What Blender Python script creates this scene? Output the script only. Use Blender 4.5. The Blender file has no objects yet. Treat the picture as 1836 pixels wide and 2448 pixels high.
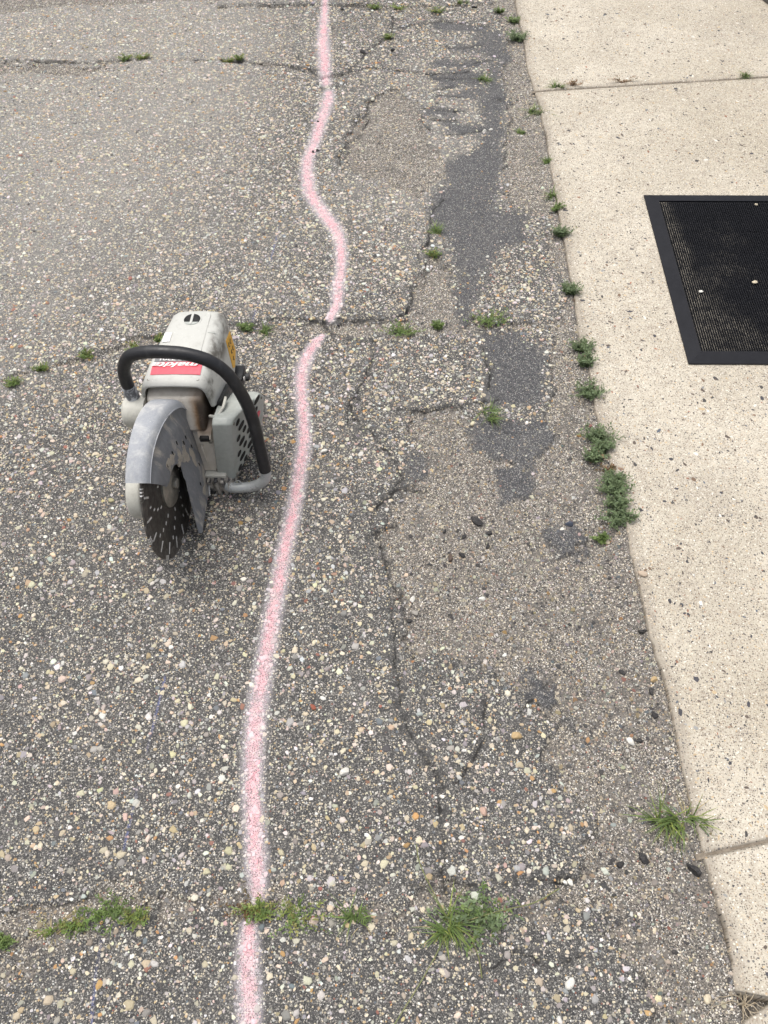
import bpy, bmesh, math, random
import numpy as np
from mathutils import Vector, Matrix

# ------------------------------------------------------------------ camera, sky, sun, exposure
scene = bpy.context.scene
COL = scene.collection
HC, TH, FP, CX, CY = 1.75, math.radians(55), 2116.0, 918.0, 1224.0
cam = bpy.data.cameras.new('camera')
cam.sensor_fit = 'VERTICAL'; cam.sensor_height = 24.0; cam.lens = 24.0 * FP / 2448.0
cam.clip_start = 0.02; cam.clip_end = 500
camo = bpy.data.objects.new('camera', cam); COL.objects.link(camo)
camo.location = (0, 0, HC); camo.rotation_euler = (math.radians(35), 0, 0)
scene.camera = camo

SUN_EL, SUN_AZ = math.radians(74), math.radians(-50)      # azimuth from +y towards +x: ahead and to the left
world = bpy.data.worlds.new('World'); scene.world = world; world.use_nodes = True
wn = world.node_tree; wn.nodes.clear()
sky = wn.nodes.new('ShaderNodeTexSky'); sky.sky_type = 'NISHITA'; sky.sun_disc = False
sky.sun_elevation = SUN_EL; sky.sun_rotation = SUN_AZ
sky.air_density = 1.0; sky.dust_density = 6.0; sky.ozone_density = 1.0
hs = wn.nodes.new('ShaderNodeHueSaturation'); hs.inputs['Saturation'].default_value = 0.35
bg = wn.nodes.new('ShaderNodeBackground'); bg.inputs['Strength'].default_value = 0.12
wo = wn.nodes.new('ShaderNodeOutputWorld')
wn.links.new(sky.outputs[0], hs.inputs['Color']); wn.links.new(hs.outputs[0], bg.inputs[0]); wn.links.new(bg.outputs[0], wo.inputs[0])
sl = bpy.data.lights.new('sun', 'SUN'); sl.energy = 1.0; sl.angle = math.radians(35); sl.color = (1.0, 0.965, 0.91)
so = bpy.data.objects.new('sun', sl); COL.objects.link(so)
sd = Vector((math.sin(SUN_AZ) * math.cos(SUN_EL), math.cos(SUN_AZ) * math.cos(SUN_EL), math.sin(SUN_EL)))
so.rotation_euler = (-sd).to_track_quat('-Z', 'Y').to_euler()
vs = scene.view_settings
vs.view_transform = 'Standard'; vs.look = 'None'; vs.gamma = 1.0; vs.exposure = 0.64; vs.use_curve_mapping = False

# ------------------------------------------------------------------ helpers
rng = np.random.default_rng(11)
random.seed(5)
FW = np.array([0, math.cos(TH), -math.sin(TH)]); UPV = np.array([0, math.sin(TH), math.cos(TH)])
DS = 1836.0 / 1659.0          # measurements were read off a 1659 px wide copy


def U(px, py, z=0.0):
    """point of the place at height z for a measured position"""
    d = FW + np.array([1., 0, 0]) * (px * DS - CX) / FP - UPV * (py * DS - CY) / FP
    return np.array([0, 0, HC]) + d * (z - HC) / d[2]


def np_mesh(name, V, F, smooth=False):
    me = bpy.data.meshes.new(name)
    V = np.asarray(V, np.float32); F = np.asarray(F, np.int32)
    k = F.shape[1]
    me.vertices.add(len(V)); me.vertices.foreach_set('co', V.ravel())
    me.loops.add(F.size); me.loops.foreach_set('vertex_index', F.ravel())
    me.polygons.add(len(F)); me.polygons.foreach_set('loop_start', np.arange(0, F.size, k, dtype=np.int32))
    me.polygons.foreach_set('loop_total', np.full(len(F), k, np.int32))
    me.polygons.foreach_set('use_smooth', np.full(len(F), smooth, bool))
    me.update(calc_edges=True); me.validate()
    return me


def link(name, me, mat=None, parent=None):
    o = bpy.data.objects.new(name, me); COL.objects.link(o)
    if mat is not None and me is not None and not me.materials: me.materials.append(mat)
    if parent is not None: o.parent = parent
    return o


def pyobj(name, V, F, mat, parent=None, smooth=False, bevel=0.0, segs=2):
    me = bpy.data.meshes.new(name); me.from_pydata([tuple(map(float, v)) for v in V], [], [tuple(map(int, f)) for f in F])
    if bevel > 0 or True:
        bm = bmesh.new(); bm.from_mesh(me)
        bmesh.ops.recalc_face_normals(bm, faces=bm.faces)
        if bevel > 0:
            bmesh.ops.bevel(bm, geom=[e for e in bm.edges if e.calc_face_angle(0) > 0.35], offset=bevel, segments=segs, affect='EDGES', profile=0.5)
        bm.to_mesh(me); bm.free()
    if smooth or bevel > 0:
        for p in me.polygons: p.use_smooth = True
        try: me.set_sharp_from_angle(angle=math.radians(40))
        except Exception: pass
    return link(name, me, mat, parent)


def tag(o, label, cat, group=None, kind=None):
    if label: o['label'] = label
    if cat: o['category'] = cat
    if group: o['group'] = group
    if kind: o['kind'] = kind
    return o


def box(name, lo, hi, mat, parent=None, bevel=0.004, segs=2):
    (a, b, c), (d, e, f) = lo, hi
    V = [(a, b, c), (d, b, c), (d, e, c), (a, e, c), (a, b, f), (d, b, f), (d, e, f), (a, e, f)]
    F = [(0, 3, 2, 1), (4, 5, 6, 7), (0, 1, 5, 4), (1, 2, 6, 5), (2, 3, 7, 6), (3, 0, 4, 7)]
    return pyobj(name, V, F, mat, parent, bevel=bevel, segs=segs)


def hexa(name, V8, mat, parent=None, bevel=0.004, segs=2):
    F = [(0, 3, 2, 1), (4, 5, 6, 7), (0, 1, 5, 4), (1, 2, 6, 5), (2, 3, 7, 6), (3, 0, 4, 7)]
    return pyobj(name, V8, F, mat, parent, bevel=bevel, segs=segs)


def extrude_poly(name, pts, axis, a, b, mat, parent=None, bevel=0.0, segs=2):
    """polygon in the plane normal to axis, extruded from a to b"""
    n = len(pts); V = []
    for w in (a, b):
        for p in pts:
            v = list(p); v.insert(axis, w); V.append(v)
    F = [tuple(range(n - 1, -1, -1)), tuple(range(n, 2 * n))] + [(i, (i + 1) % n, n + (i + 1) % n, n + i) for i in range(n)]
    return pyobj(name, V, F, mat, parent, bevel=bevel, segs=segs)


def smooth_path(pts, n=6):
    P = [np.array(p, float) for p in pts]; P = [2 * P[0] - P[1]] + P + [2 * P[-1] - P[-2]]
    out = []
    for i in range(1, len(P) - 2):
        for k in range(n):
            t = k / n
            out.append(0.5 * ((2 * P[i]) + (-P[i - 1] + P[i + 1]) * t + (2 * P[i - 1] - 5 * P[i] + 4 * P[i + 1] - P[i + 2]) * t * t + (-P[i - 1] + 3 * P[i] - 3 * P[i + 1] + P[i + 2]) * t ** 3))
    out.append(P[-2]); return out


def tube_geo(path, rad, n=12, cap=True):
    path = [np.array(p, float) for p in path]
    if not hasattr(rad, '__len__'): rad = [rad] * len(path)
    V, F = [], []
    up = np.array([0.12, 0.2, 1.0]); prev = None
    for i, p in enumerate(path):
        t = path[min(i + 1, len(path) - 1)] - path[max(i - 1, 0)]; t /= np.linalg.norm(t) + 1e-9
        if prev is None:
            a = np.cross(t, up); a = a if np.linalg.norm(a) > .05 else np.cross(t, np.array([1., 0, 0]))
        else: a = prev - t * (prev @ t)
        a /= np.linalg.norm(a); prev = a; b = np.cross(t, a)
        for k in range(n):
            q = 2 * math.pi * k / n; V.append(p + rad[i] * (math.cos(q) * a + math.sin(q) * b))
    for i in range(len(path) - 1):
        for k in range(n): F.append((i * n + k, i * n + (k + 1) % n, (i + 1) * n + (k + 1) % n, (i + 1) * n + k))
    if cap: F.append(tuple(range(n - 1, -1, -1))); F.append(tuple(range((len(path) - 1) * n, len(path) * n)))
    return V, F


def tube(name, path, rad, mat, parent=None, n=14):
    V, F = tube_geo(path, rad, n); o = pyobj(name, V, F, mat, parent, smooth=True); return o


def lathe(name, prof, axis_pt, mat, parent=None, n=32):
    """profile of (radius, y) turned about the local y axis through axis_pt (x, z)"""
    V, F = [], []
    for r, y in prof:
        for k in range(n):
            q = 2 * math.pi * k / n; V.append((axis_pt[0] + r * math.cos(q), y, axis_pt[1] + r * math.sin(q)))
    for i in range(len(prof) - 1):
        for k in range(n): F.append((i * n + k, i * n + (k + 1) % n, (i + 1) * n + (k + 1) % n, (i + 1) * n + k))
    F.append(tuple(range(n))); F.append(tuple(range((len(prof) - 1) * n, len(prof) * n)))
    return pyobj(name, V, F, mat, parent, smooth=True)


# smooth value noise
def vn(x, y, s, seed=0):
    x = np.asarray(x) / s + 1000.3; y = np.asarray(y) / s + 1000.7
    xi = np.floor(x).astype(np.int64); yi = np.floor(y).astype(np.int64); fx = x - xi; fy = y - yi
    fx = fx * fx * (3 - 2 * fx); fy = fy * fy * (3 - 2 * fy)
    def h(a, b):
        n = (a * 374761393 + b * 668265263 + seed * 974711) & 0x7fffffff
        n = ((n ^ (n >> 13)) * 1274126177) & 0x7fffffff
        return ((n ^ (n >> 16)) & 0xffff) / 32767.5 - 1.0
    return (h(xi, yi) * (1 - fx) + h(xi + 1, yi) * fx) * (1 - fy) + (h(xi, yi + 1) * (1 - fx) + h(xi + 1, yi + 1) * fx) * fy


def seg_dist(X, Y, A, B):
    dx, dy = B[0] - A[0], B[1] - A[1]; L = dx * dx + dy * dy + 1e-12
    t = np.clip(((X - A[0]) * dx + (Y - A[1]) * dy) / L, 0, 1)
    return np.hypot(X - A[0] - t * dx, Y - A[1] - t * dy), t


def poly_sd(X, Y, poly, lim=0.25):
    """signed distance (positive inside), cut at lim outside the bounding box"""
    P = np.array(poly); out = np.full(X.shape, -lim)
    m = (X > P[:, 0].min() - lim) & (X < P[:, 0].max() + lim) & (Y > P[:, 1].min() - lim) & (Y < P[:, 1].max() + lim)
    if not m.any(): return out
    x, y = X[m], Y[m]; d = np.full(x.shape, 9.0); ins = np.zeros(x.shape, bool)
    for i in range(len(P)):
        A, B = P[i], P[(i + 1) % len(P)]
        d = np.minimum(d, seg_dist(x, y, A, B)[0])
        c = (A[1] > y) != (B[1] > y)
        with np.errstate(divide='ignore', invalid='ignore'):
            c &= x < (B[0] - A[0]) * (y - A[1]) / (B[1] - A[1] + 1e-15) + A[0]
        ins ^= c
    out[m] = np.where(ins, d, -d); return np.maximum(out, -lim)


def line_d(X, Y, lines, lim=0.2):
    out = np.full(X.shape, lim)
    for P in lines:
        P = np.array(P)
        for i in range(len(P) - 1):
            A, B = P[i], P[i + 1]
            m = (X > min(A[0], B[0]) - lim) & (X < max(A[0], B[0]) + lim) & (Y > min(A[1], B[1]) - lim) & (Y < max(A[1], B[1]) + lim)
            if m.any(): out[m] = np.minimum(out[m], seg_dist(X[m], Y[m], A, B)[0])
    return out


def sstep(a, b, x):
    t = np.clip((x - a) / (b - a), 0, 1); return t * t * (3 - 2 * t)


# ------------------------------------------------------------------ node material helper
class NT:
    def __init__(s, name):
        s.m = bpy.data.materials.new(name); s.m.use_nodes = True; s.t = s.m.node_tree; s.t.nodes.clear()
        s.out = s.n('ShaderNodeOutputMaterial'); s.b = s.n('ShaderNodeBsdfPrincipled'); s.l(s.b.outputs[0], s.out.inputs[0])
        s.co = s.n('ShaderNodeTexCoord').outputs['Object']
    def n(s, k): return s.t.nodes.new(k)
    def l(s, a, b): s.t.links.new(a, b)
    def put(s, sock, v):
        if hasattr(v, 'is_output'): s.l(v, sock)
        else:
            if hasattr(v, '__len__') and len(v) == 3 and sock.type == 'RGBA': v = (*v, 1)
            sock.default_value = v
    def noise(s, scale, detail=3, rough=.55, co=None, dist=0.0):
        n = s.n('ShaderNodeTexNoise'); n.inputs['Scale'].default_value = scale; n.inputs['Detail'].default_value = detail
        n.inputs['Roughness'].default_value = rough; n.inputs['Distortion'].default_value = dist; s.l(co or s.co, n.inputs['Vector']); return n.outputs['Fac']
    def vor(s, scale, co=None, feat='F1', dim='2D', rnd=1.0):
        n = s.n('ShaderNodeTexVoronoi'); n.voronoi_dimensions = dim; n.feature = feat; n.inputs['Scale'].default_value = scale
        n.inputs['Randomness'].default_value = rnd
        s.l(co or s.co, n.inputs['Vector']); sp = s.n('ShaderNodeSeparateColor'); s.l(n.outputs['Color'], sp.inputs[0])
        return n.outputs['Distance'], sp.outputs[0], sp.outputs[1], sp.outputs[2]
    def math(s, op, a, b=0.0, c=None, clamp=False):
        n = s.n('ShaderNodeMath'); n.operation = op; n.use_clamp = clamp; s.put(n.inputs[0], a); s.put(n.inputs[1], b)
        if c is not None: s.put(n.inputs[2], c)
        return n.outputs[0]
    def mr(s, x, a, b, c=0.0, d=1.0, smooth=True):
        n = s.n('ShaderNodeMapRange'); n.interpolation_type = 'SMOOTHSTEP' if smooth else 'LINEAR'
        for i, v in enumerate((x, a, b, c, d)): s.put(n.inputs[i], v)
        return n.outputs[0]
    def mix(s, f, a, b, mode='MIX'):
        n = s.n('ShaderNodeMix'); n.data_type = 'RGBA'; n.blend_type = mode; s.put(n.inputs[0], f); s.put(n.inputs[6], a); s.put(n.inputs[7], b); return n.outputs[2]
    def ramp(s, f, stops, const=False):
        n = s.n('ShaderNodeValToRGB'); r = n.color_ramp; r.interpolation = 'CONSTANT' if const else 'LINEAR'
        while len(r.elements) > 1: r.elements.remove(r.elements[-1])
        r.elements[0].position = stops[0][0]; r.elements[0].color = (*stops[0][1], 1)
        for p, c in stops[1:]: r.elements.new(p).color = (*c, 1)
        s.put(n.inputs[0], f); return n.outputs[0]
    def attr(s, name):
        n = s.n('ShaderNodeAttribute'); n.attribute_name = name; return n
    def bump(s, h, strength, dist, prev=None):
        n = s.n('ShaderNodeBump'); n.inputs['Strength'].default_value = strength; n.inputs['Distance'].default_value = dist
        s.put(n.inputs['Height'], h)
        if prev is not None: s.l(prev, n.inputs['Normal'])
        return n.outputs[0]
    def fin(s, col, rough=.7, metal=0.0, normal=None, spec=.5):
        s.put(s.b.inputs['Base Color'], col); s.put(s.b.inputs['Roughness'], rough); s.put(s.b.inputs['Metallic'], metal)
        s.put(s.b.inputs['Specular IOR Level'], spec)
        if normal is not None: s.l(normal, s.b.inputs['Normal'])
        return s.m


def worn(name, base, dirt, rough=.5, metal=0.0, amt=(.5, .75), scale=14, stretch=(1, 1, 1), speck=.0, bump=.15):
    k = NT(name); mp = k.n('ShaderNodeMapping'); mp.inputs['Scale'].default_value = stretch; k.l(k.co, mp.inputs[0]); v = mp.outputs[0]
    f = k.mr(k.noise(scale, 6, .65, v, .4), *amt)
    c = k.mix(f, base, dirt)
    c = k.mix(k.mr(k.noise(scale * 9, 4, .7, v), .35, .75, 0, .28), c, tuple(x * .55 for x in base))
    if speck: c = k.mix(k.mr(k.noise(scale * 22, 2, .6, v), .72 - speck * .2, .76), c, dirt)
    return k.fin(c, k.mr(k.noise(scale * 3, 3, .6, v), .3, .7, rough - .1, rough + .15), metal, k.bump(k.noise(scale * 16, 3, .6, v), bump, .001))


# ------------------------------------------------------------------ layout of the ground
def W(pts, z=0.0): return [tuple(U(x, y, z)[:2]) for x, y in pts]

EDGE = W([(1108, -40), (1118, 20), (1133, 95), (1142, 150), (1158, 195), (1168, 230), (1180, 290), (1190, 350), (1203, 430), (1215, 500), (1228, 570), (1240, 640), (1255, 720), (1272, 790), (1285, 860), (1300, 930), (1330, 1010), (1355, 1090), (1362, 1160), (1375, 1230), (1392, 1300), (1412, 1390), (1440, 1480), (1468, 1600), (1480, 1660), (1500, 1760), (1520, 1830), (1548, 1920), (1562, 1990), (1580, 2060), (1592, 2120), (1612, 2205)], .012)
EDGE = sorted(EDGE, key=lambda p: p[1])
EY = np.array([p[1] for p in EDGE]); EX = np.array([p[0] for p in EDGE])
def edge_x(y):
    y = np.asarray(y, float); x = np.interp(y, EY, EX)
    x = np.where(y > EY[-1], EX[-1] + (y - EY[-1]) * .02, x)
    return x

SAND = [W(p) for p in [
    [(800, 215), (770, 262), (742, 300), (738, 345), (770, 375), (830, 400), (880, 418), (905, 430), (930, 400), (960, 380), (950, 330), (915, 290), (900, 255), (905, 225), (850, 190)],
    [(1060, -40), (1130, -40), (1170, 130), (1215, 330), (1240, 480), (1265, 620), (1285, 720), (1340, 900), (1390, 1060), (1430, 1230), (1490, 1450), (1570, 1750), (1625, 1950), (1700, 2260), (1420, 2260), (1380, 2120), (1330, 1980), (1270, 1900), (1245, 1720), (1190, 1640), (1195, 1560), (1130, 1480), (1010, 1450), (890, 1425), (860, 1340), (845, 1280), (822, 1180), (850, 1110), (870, 1060), (930, 1010), (905, 960), (870, 930), (880, 890), (1000, 880), (1030, 930), (1060, 990), (1150, 960), (1190, 880), (1190, 760), (1180, 710), (1225, 650), (1200, 560), (1180, 470), (1095, 450), (1085, 370), (1095, 250), (1080, 160), (1092, 90)],
    [(-80, -60), (560, -60), (500, -4), (300, 6), (120, 14), (60, 22), (-80, 40)], [(-80, 142), (120, 143), (260, 148), (180, 160), (-80, 162)], [(-80, 2045), (30, 2018), (75, 2020), (60, 2060), (20, 2110), (-80, 2150)],
    [(893, 600), (935, 555), (985, 590), (975, 650), (1000, 690), (1190, 700), (1180, 716), (1040, 715), (900, 728), (700, 727), (560, 717), (540, 706), (700, 703), (870, 690), (892, 655)],
]]
JOINTS = [W(p) for p in [
    [(-60, 2040), (60, 2005), (240, 1958), (330, 1962), (500, 1952), (640, 1962), (760, 1970), (880, 1955), (1100, 1955), (1240, 1945)],
    [(-80, 850), (0, 826), (60, 805), (200, 768), (290, 743), (400, 722), (510, 706), (700, 706)],
    [(-80, 138), (150, 136), (300, 131), (500, 132), (620, 141), (690, 166), (750, 157)],
    [(480, 12), (700, 10), (800, 14), (950, 12), (1100, 8)]]]
JW = [0.013, 0.012, 0.008, 0.008]
TAR = [W(p) for p in [
    [(1035, 48), (1090, 70), (1098, 130), (1062, 128), (1030, 95)],
    [(1042, 212), (1082, 215), (1080, 285), (1048, 285)],
    [(985, 340), (1080, 300), (1085, 380), (1080, 450), (1140, 470), (1130, 510), (1065, 560), (1060, 590), (1010, 600), (985, 560), (960, 520), (935, 490), (912, 445), (930, 420), (960, 400)],
    [(985, 590), (1040, 600), (1050, 650), (1012, 690), (1003, 702), (985, 650)],
    [(1040, 715), (1120, 715), (1180, 740), (1180, 860), (1150, 880), (1060, 870), (1065, 800), (1045, 750)],
    [(990, 925), (1060, 905), (1180, 910), (1180, 960), (1130, 1000), (1060, 990), (1020, 970)],
    [(1070, 1010), (1150, 1000), (1140, 1060), (1090, 1080)], [(880, 990), (915, 990), (910, 1030), (868, 1040)],
    [(1068, 1575), (1090, 1545), (1110, 1560), (1100, 1590)], [(1130, 1500), (1165, 1475), (1175, 1500), (1150, 1525)], [(1200, 1150), (1250, 1120), (1270, 1160), (1225, 1185)],
    [(1048, 125), (1090, 128), (1092, 300), (1050, 300)], [(945, 50), (1045, 60), (1050, 70), (950, 62)], [(960, 96), (1050, 100), (1050, 114), (965, 108)], [(935, 134), (1050, 130), (1050, 144), (940, 146)], [(920, 200), (1050, 196), (1050, 210), (930, 214)],
    [(940, 165), (1050, 150), (1045, 180), (960, 195)], [(955, 262), (1050, 272), (1045, 290), (960, 290)], [(915, 232), (990, 238), (985, 250), (920, 248)]]]
CRACKS = [W(p) for p in [
    [(500, 702), (560, 694), (620, 690), (700, 692), (780, 695), (840, 690), (875, 680), (888, 650), (890, 625), (905, 612), (922, 602), (925, 580)],
    [(903, 552), (920, 532), (926, 510), (928, 480), (936, 455), (960, 430)],
    [(822, 1165), (830, 1200), (838, 1245), (852, 1268), (864, 1284), (852, 1320), (856, 1370)],
    [(864, 1490), (868, 1530), (877, 1571), (895, 1610), (916, 1640)], [(1050, 1510), (1045, 1560), (1038, 1602), (1026, 1640)],
    [(640, 118), (690, 165), (720, 160), (750, 155), (800, 146), (870, 150), (930, 160), (1010, 155)],
    [(690, 184), (720, 186), (745, 178)],
    [(755, 152), (770, 140), (785, 118), (805, 100), (835, 78), (848, 60), (850, 35)], [(800, 252), (785, 280), (770, 296), (745, 310), (736, 332), (738, 366)],
    [(760, 262), (790, 240), (800, 215)],
    [(857, 886), (905, 884), (959, 881), (1000, 876), (1041, 869), (1074, 865)], [(808, 738), (796, 812), (770, 850), (751, 865), (755, 950)],
    [(830, 1066), (849, 1061), (890, 1056), (926, 1053)], [(800, 1165), (812, 1150), (860, 1130)],
    [(945, 45), (1010, 50), (1050, 57)], [(965, 100), (1005, 103), (1040, 97)], [(1000, 136), (1055, 130)], [(945, 190), (1012, 187)], [(910, 245), (914, 268), (925, 280)], [(960, 291), (1000, 288), (1050, 281)], [(940, 236), (1000, 240)], [(930, 258), (990, 262)], [(950, 205), (1000, 210)],
    [(1068, 216), (1086, 214)], [(930, 170), (1040, 166)],
    [(962, 1690), (952, 1760), (952, 1850), (962, 1935)], [(1120, 1545), (1165, 1490), (1185, 1470)], [(880, 1918), (960, 1910), (1100, 1905), (1240, 1900)],
    [(0, 132), (90, 134), (200, 137), (270, 132)], [(520, 134), (600, 138), (690, 152)], [(470, 8), (640, 6), (800, 9)],
    [(751, 865), (770, 905), (810, 945), (845, 985), (868, 1030), (850, 1061), (815, 1095), (800, 1130), (822, 1165)], [(856, 1370), (850, 1420), (860, 1460), (864, 1490)], [(916, 1640), (940, 1665), (962, 1690)], [(1026, 1640), (1000, 1680), (968, 1700)],
    [(925, 580), (910, 565), (903, 552)], [(700, 692), (720, 720), (790, 740), (808, 738)], [(848, 60), (900, 52), (945, 45)],
    [(1060, 2085), (1120, 2060), (1190, 2085), (1260, 2070)], [(1040, 755), (1060, 800), (1050, 840)]]]
PAINT_PX = [
    [(703, -30, 8), (702, 10, 9), (700, 40, 11), (698, 80, 15), (700, 120, 16), (702, 150, 15), (704, 180, 12)],
    [(710, 198, 13), (708, 215, 15), (700, 245, 15), (688, 280, 15), (675, 320, 14), (664, 350, 15), (664, 385, 17), (672, 420, 18), (690, 450, 18), (712, 480, 18), (732, 510, 16), (737, 550, 15), (736, 590, 14), (730, 620, 16), (728, 655, 14), (714, 692, 10)],
    [(698, 726, 8), (677, 748, 14), (660, 780, 17), (651, 820, 17), (652, 860, 16), (656, 900, 16), (657, 950, 17), (650, 1000, 18), (641, 1060, 18), (628, 1130, 19), (612, 1200, 20), (600, 1270, 21), (585, 1350, 22), (572, 1430, 23), (560, 1500, 24), (550, 1580, 25), (546, 1660, 25), (545, 1720, 25), (550, 1800, 25), (553, 1870, 26), (556, 1935, 20)],
    [(538, 2000, 20), (535, 2050, 26), (535, 2110, 28), (538, 2160, 28), (537, 2260, 28)]]
PAINT = []
for pl in PAINT_PX:
    q = []
    for x, y, h in pl:
        a = U(x, y); b = U(x + h, y); q.append((a[0], a[1], b[0] - a[0]))
    PAINT.append(smooth_path([(a, b, c * .80) for a, b, c in q], 4))
BLUE = [W(p) for p in [[(612, 435), (596, 520), (575, 600), (545, 695)], [(356, 1462), (330, 1570), (300, 1690), (265, 1840)], [(225, 1990), (205, 2110), (195, 2230)]]]


def paint_t(X, Y):
    """distance from the sprayed line, in half-widths of it"""
    out = np.full(X.shape, 4.0)
    for P in PAINT:
        for i in range(len(P) - 1):
            A, B = P[i], P[i + 1]; lim = .16
            m = (X > min(A[0], B[0]) - lim) & (X < max(A[0], B[0]) + lim) & (Y > min(A[1], B[1]) - lim) & (Y < max(A[1], B[1]) + lim)
            if m.any():
                d, t = seg_dist(X[m], Y[m], A, B); out[m] = np.minimum(out[m], d / (A[2] + (B[2] - A[2]) * t))
    return out


def masks(X, Y):
    wob = .016 * vn(X, Y, .06, 3) + .010 * vn(X, Y, .022, 4) + .006 * vn(X, Y, .009, 14)
    wob = wob * (1 + 1.4 * (1 - sstep(.6, 1.5, Y)))
    sand = np.full(X.shape, -.25)
    for p in SAND: sand = np.maximum(sand, poly_sd(X, Y, p))
    for L, w in zip(JOINTS, JW):
        sand = np.maximum(sand, w * (1 + .6 * vn(X, Y, .12, 8)) - line_d(X, Y, [L]))
    tar = np.full(X.shape, -.25)
    for p in TAR: tar = np.maximum(tar, poly_sd(X, Y, p))
    ext = np.where(np.abs(Y - 1.9) > 2.4, 0, 1)
    sand = sand + wob; tar = tar + 1.3 * wob + .008 * vn(X, Y, .09, 9)
    sand = np.minimum(sand, -tar + .004 * vn(X, Y, .01, 2))          # slabs of old tar lie over the sand
    crack = line_d(X + .007 * vn(X, Y, .03, 21) + .004 * vn(X, Y, .009, 23), Y + .007 * vn(X, Y, .03, 22) + .004 * vn(X, Y, .009, 24), CRACKS, .1)
    return sand, tar, crack


PALE_ZONES = [W(p) for p in [[(-300, -80), (640, -80), (620, 200), (560, 420), (430, 600), (150, 700), (-200, 760)], [(740, 190), (900, 190), (960, 380), (900, 440), (760, 400)]]]


def pale_tone(X, Y):
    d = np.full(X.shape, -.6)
    for p in PALE_ZONES: d = np.maximum(d, poly_sd(X, Y, p, .6))
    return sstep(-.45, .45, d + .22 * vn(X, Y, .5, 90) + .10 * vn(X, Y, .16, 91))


def height(X, Y, m=None):
    sand, tar, crack = m if m is not None else masks(X, Y)
    h = .004 * vn(X, Y, .6, 1) + .0018 * vn(X, Y, .12, 2) + .0007 * vn(X, Y, .02, 5)
    s = sstep(-.004, .006, sand)
    h = h - s * (.008 - .004 * vn(X, Y, .07, 6) - .0018 * vn(X, Y, .018, 7))
    h = h + sstep(-.006, .004, tar) * (.001 - .003)
    w = .0030 + .0020 * vn(X, Y, .05, 30)
    h = h - np.maximum(.0035 + .0055 * vn(X, Y, .035, 31), 0) * np.exp(-(crack / np.maximum(w, .0016)) ** 2)
    e = edge_x(Y) - X                                                  # slight dip along the concrete
    h = h + .006 * np.exp(-(np.maximum(e, 0) / .035) ** 2) * s
    far = sstep(-.01, .03, -e)
    return np.where(e < .0, h - .03 * far, h)


# ------------------------------------------------------------------ asphalt sheet
def spaced(a, b, d, lo, hi, g=1.35):
    c = list(np.arange(a, b + d * .5, d)); s = d * 3; x = c[-1]
    while x < hi: x += s; s *= g; c.append(x)
    s = d * 3; x = c[0]; pre = []
    while x > lo: x -= s; s *= g; pre.append(x)
    return np.array(pre[::-1] + c)

gx = spaced(-1.72, 1.02, .0043, -60, 60)
gy = np.concatenate([spaced(.05, 1.9, .004, -60, 1.9), spaced(1.9052, 3.95, .0052, 1.9, 70)])
gy = np.unique(np.round(gy, 5))
GX, GY = np.meshgrid(gx, gy); nx, ny = len(gx), len(gy)
gxf, gyf = GX.ravel(), GY.ravel()
gm = masks(gxf, gyf); gz = height(gxf, gyf, gm)
idx = np.arange(nx * ny).reshape(ny, nx)
Q = np.stack([idx[:-1, :-1], idx[:-1, 1:], idx[1:, 1:], idx[1:, :-1]], -1).reshape(-1, 4)
qx = gxf[Q].min(1); qy = gyf[Q].mean(1); qxm = gxf[Q].max(1)
keep = ~((qx > edge_x(qy) + .06) & (qxm < edge_x(qy) + 3.0) & (qy > -1.0) & (qy < 5.0))
Q = Q[keep]
used = np.unique(Q); remap = np.full(nx * ny, -1); remap[used] = np.arange(len(used)); Q = remap[Q]
ame = np_mesh('asphalt_pavement', np.stack([gxf, gyf, gz], 1)[used], Q, True)
at_paint = paint_t(gxf[used], gyf[used]); at_blue = line_d(gxf[used], gyf[used], BLUE, .05)
for nm, arr in (('sand', gm[0][used]), ('tar', gm[1][used]), ('crack', gm[2][used]), ('paint', at_paint), ('blue', at_blue), ('pale_tone', pale_tone(gxf[used], gyf[used]))):
    a = ame.attributes.new(nm, 'FLOAT', 'POINT'); a.data.foreach_set('value', np.asarray(arr, np.float32))


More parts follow.
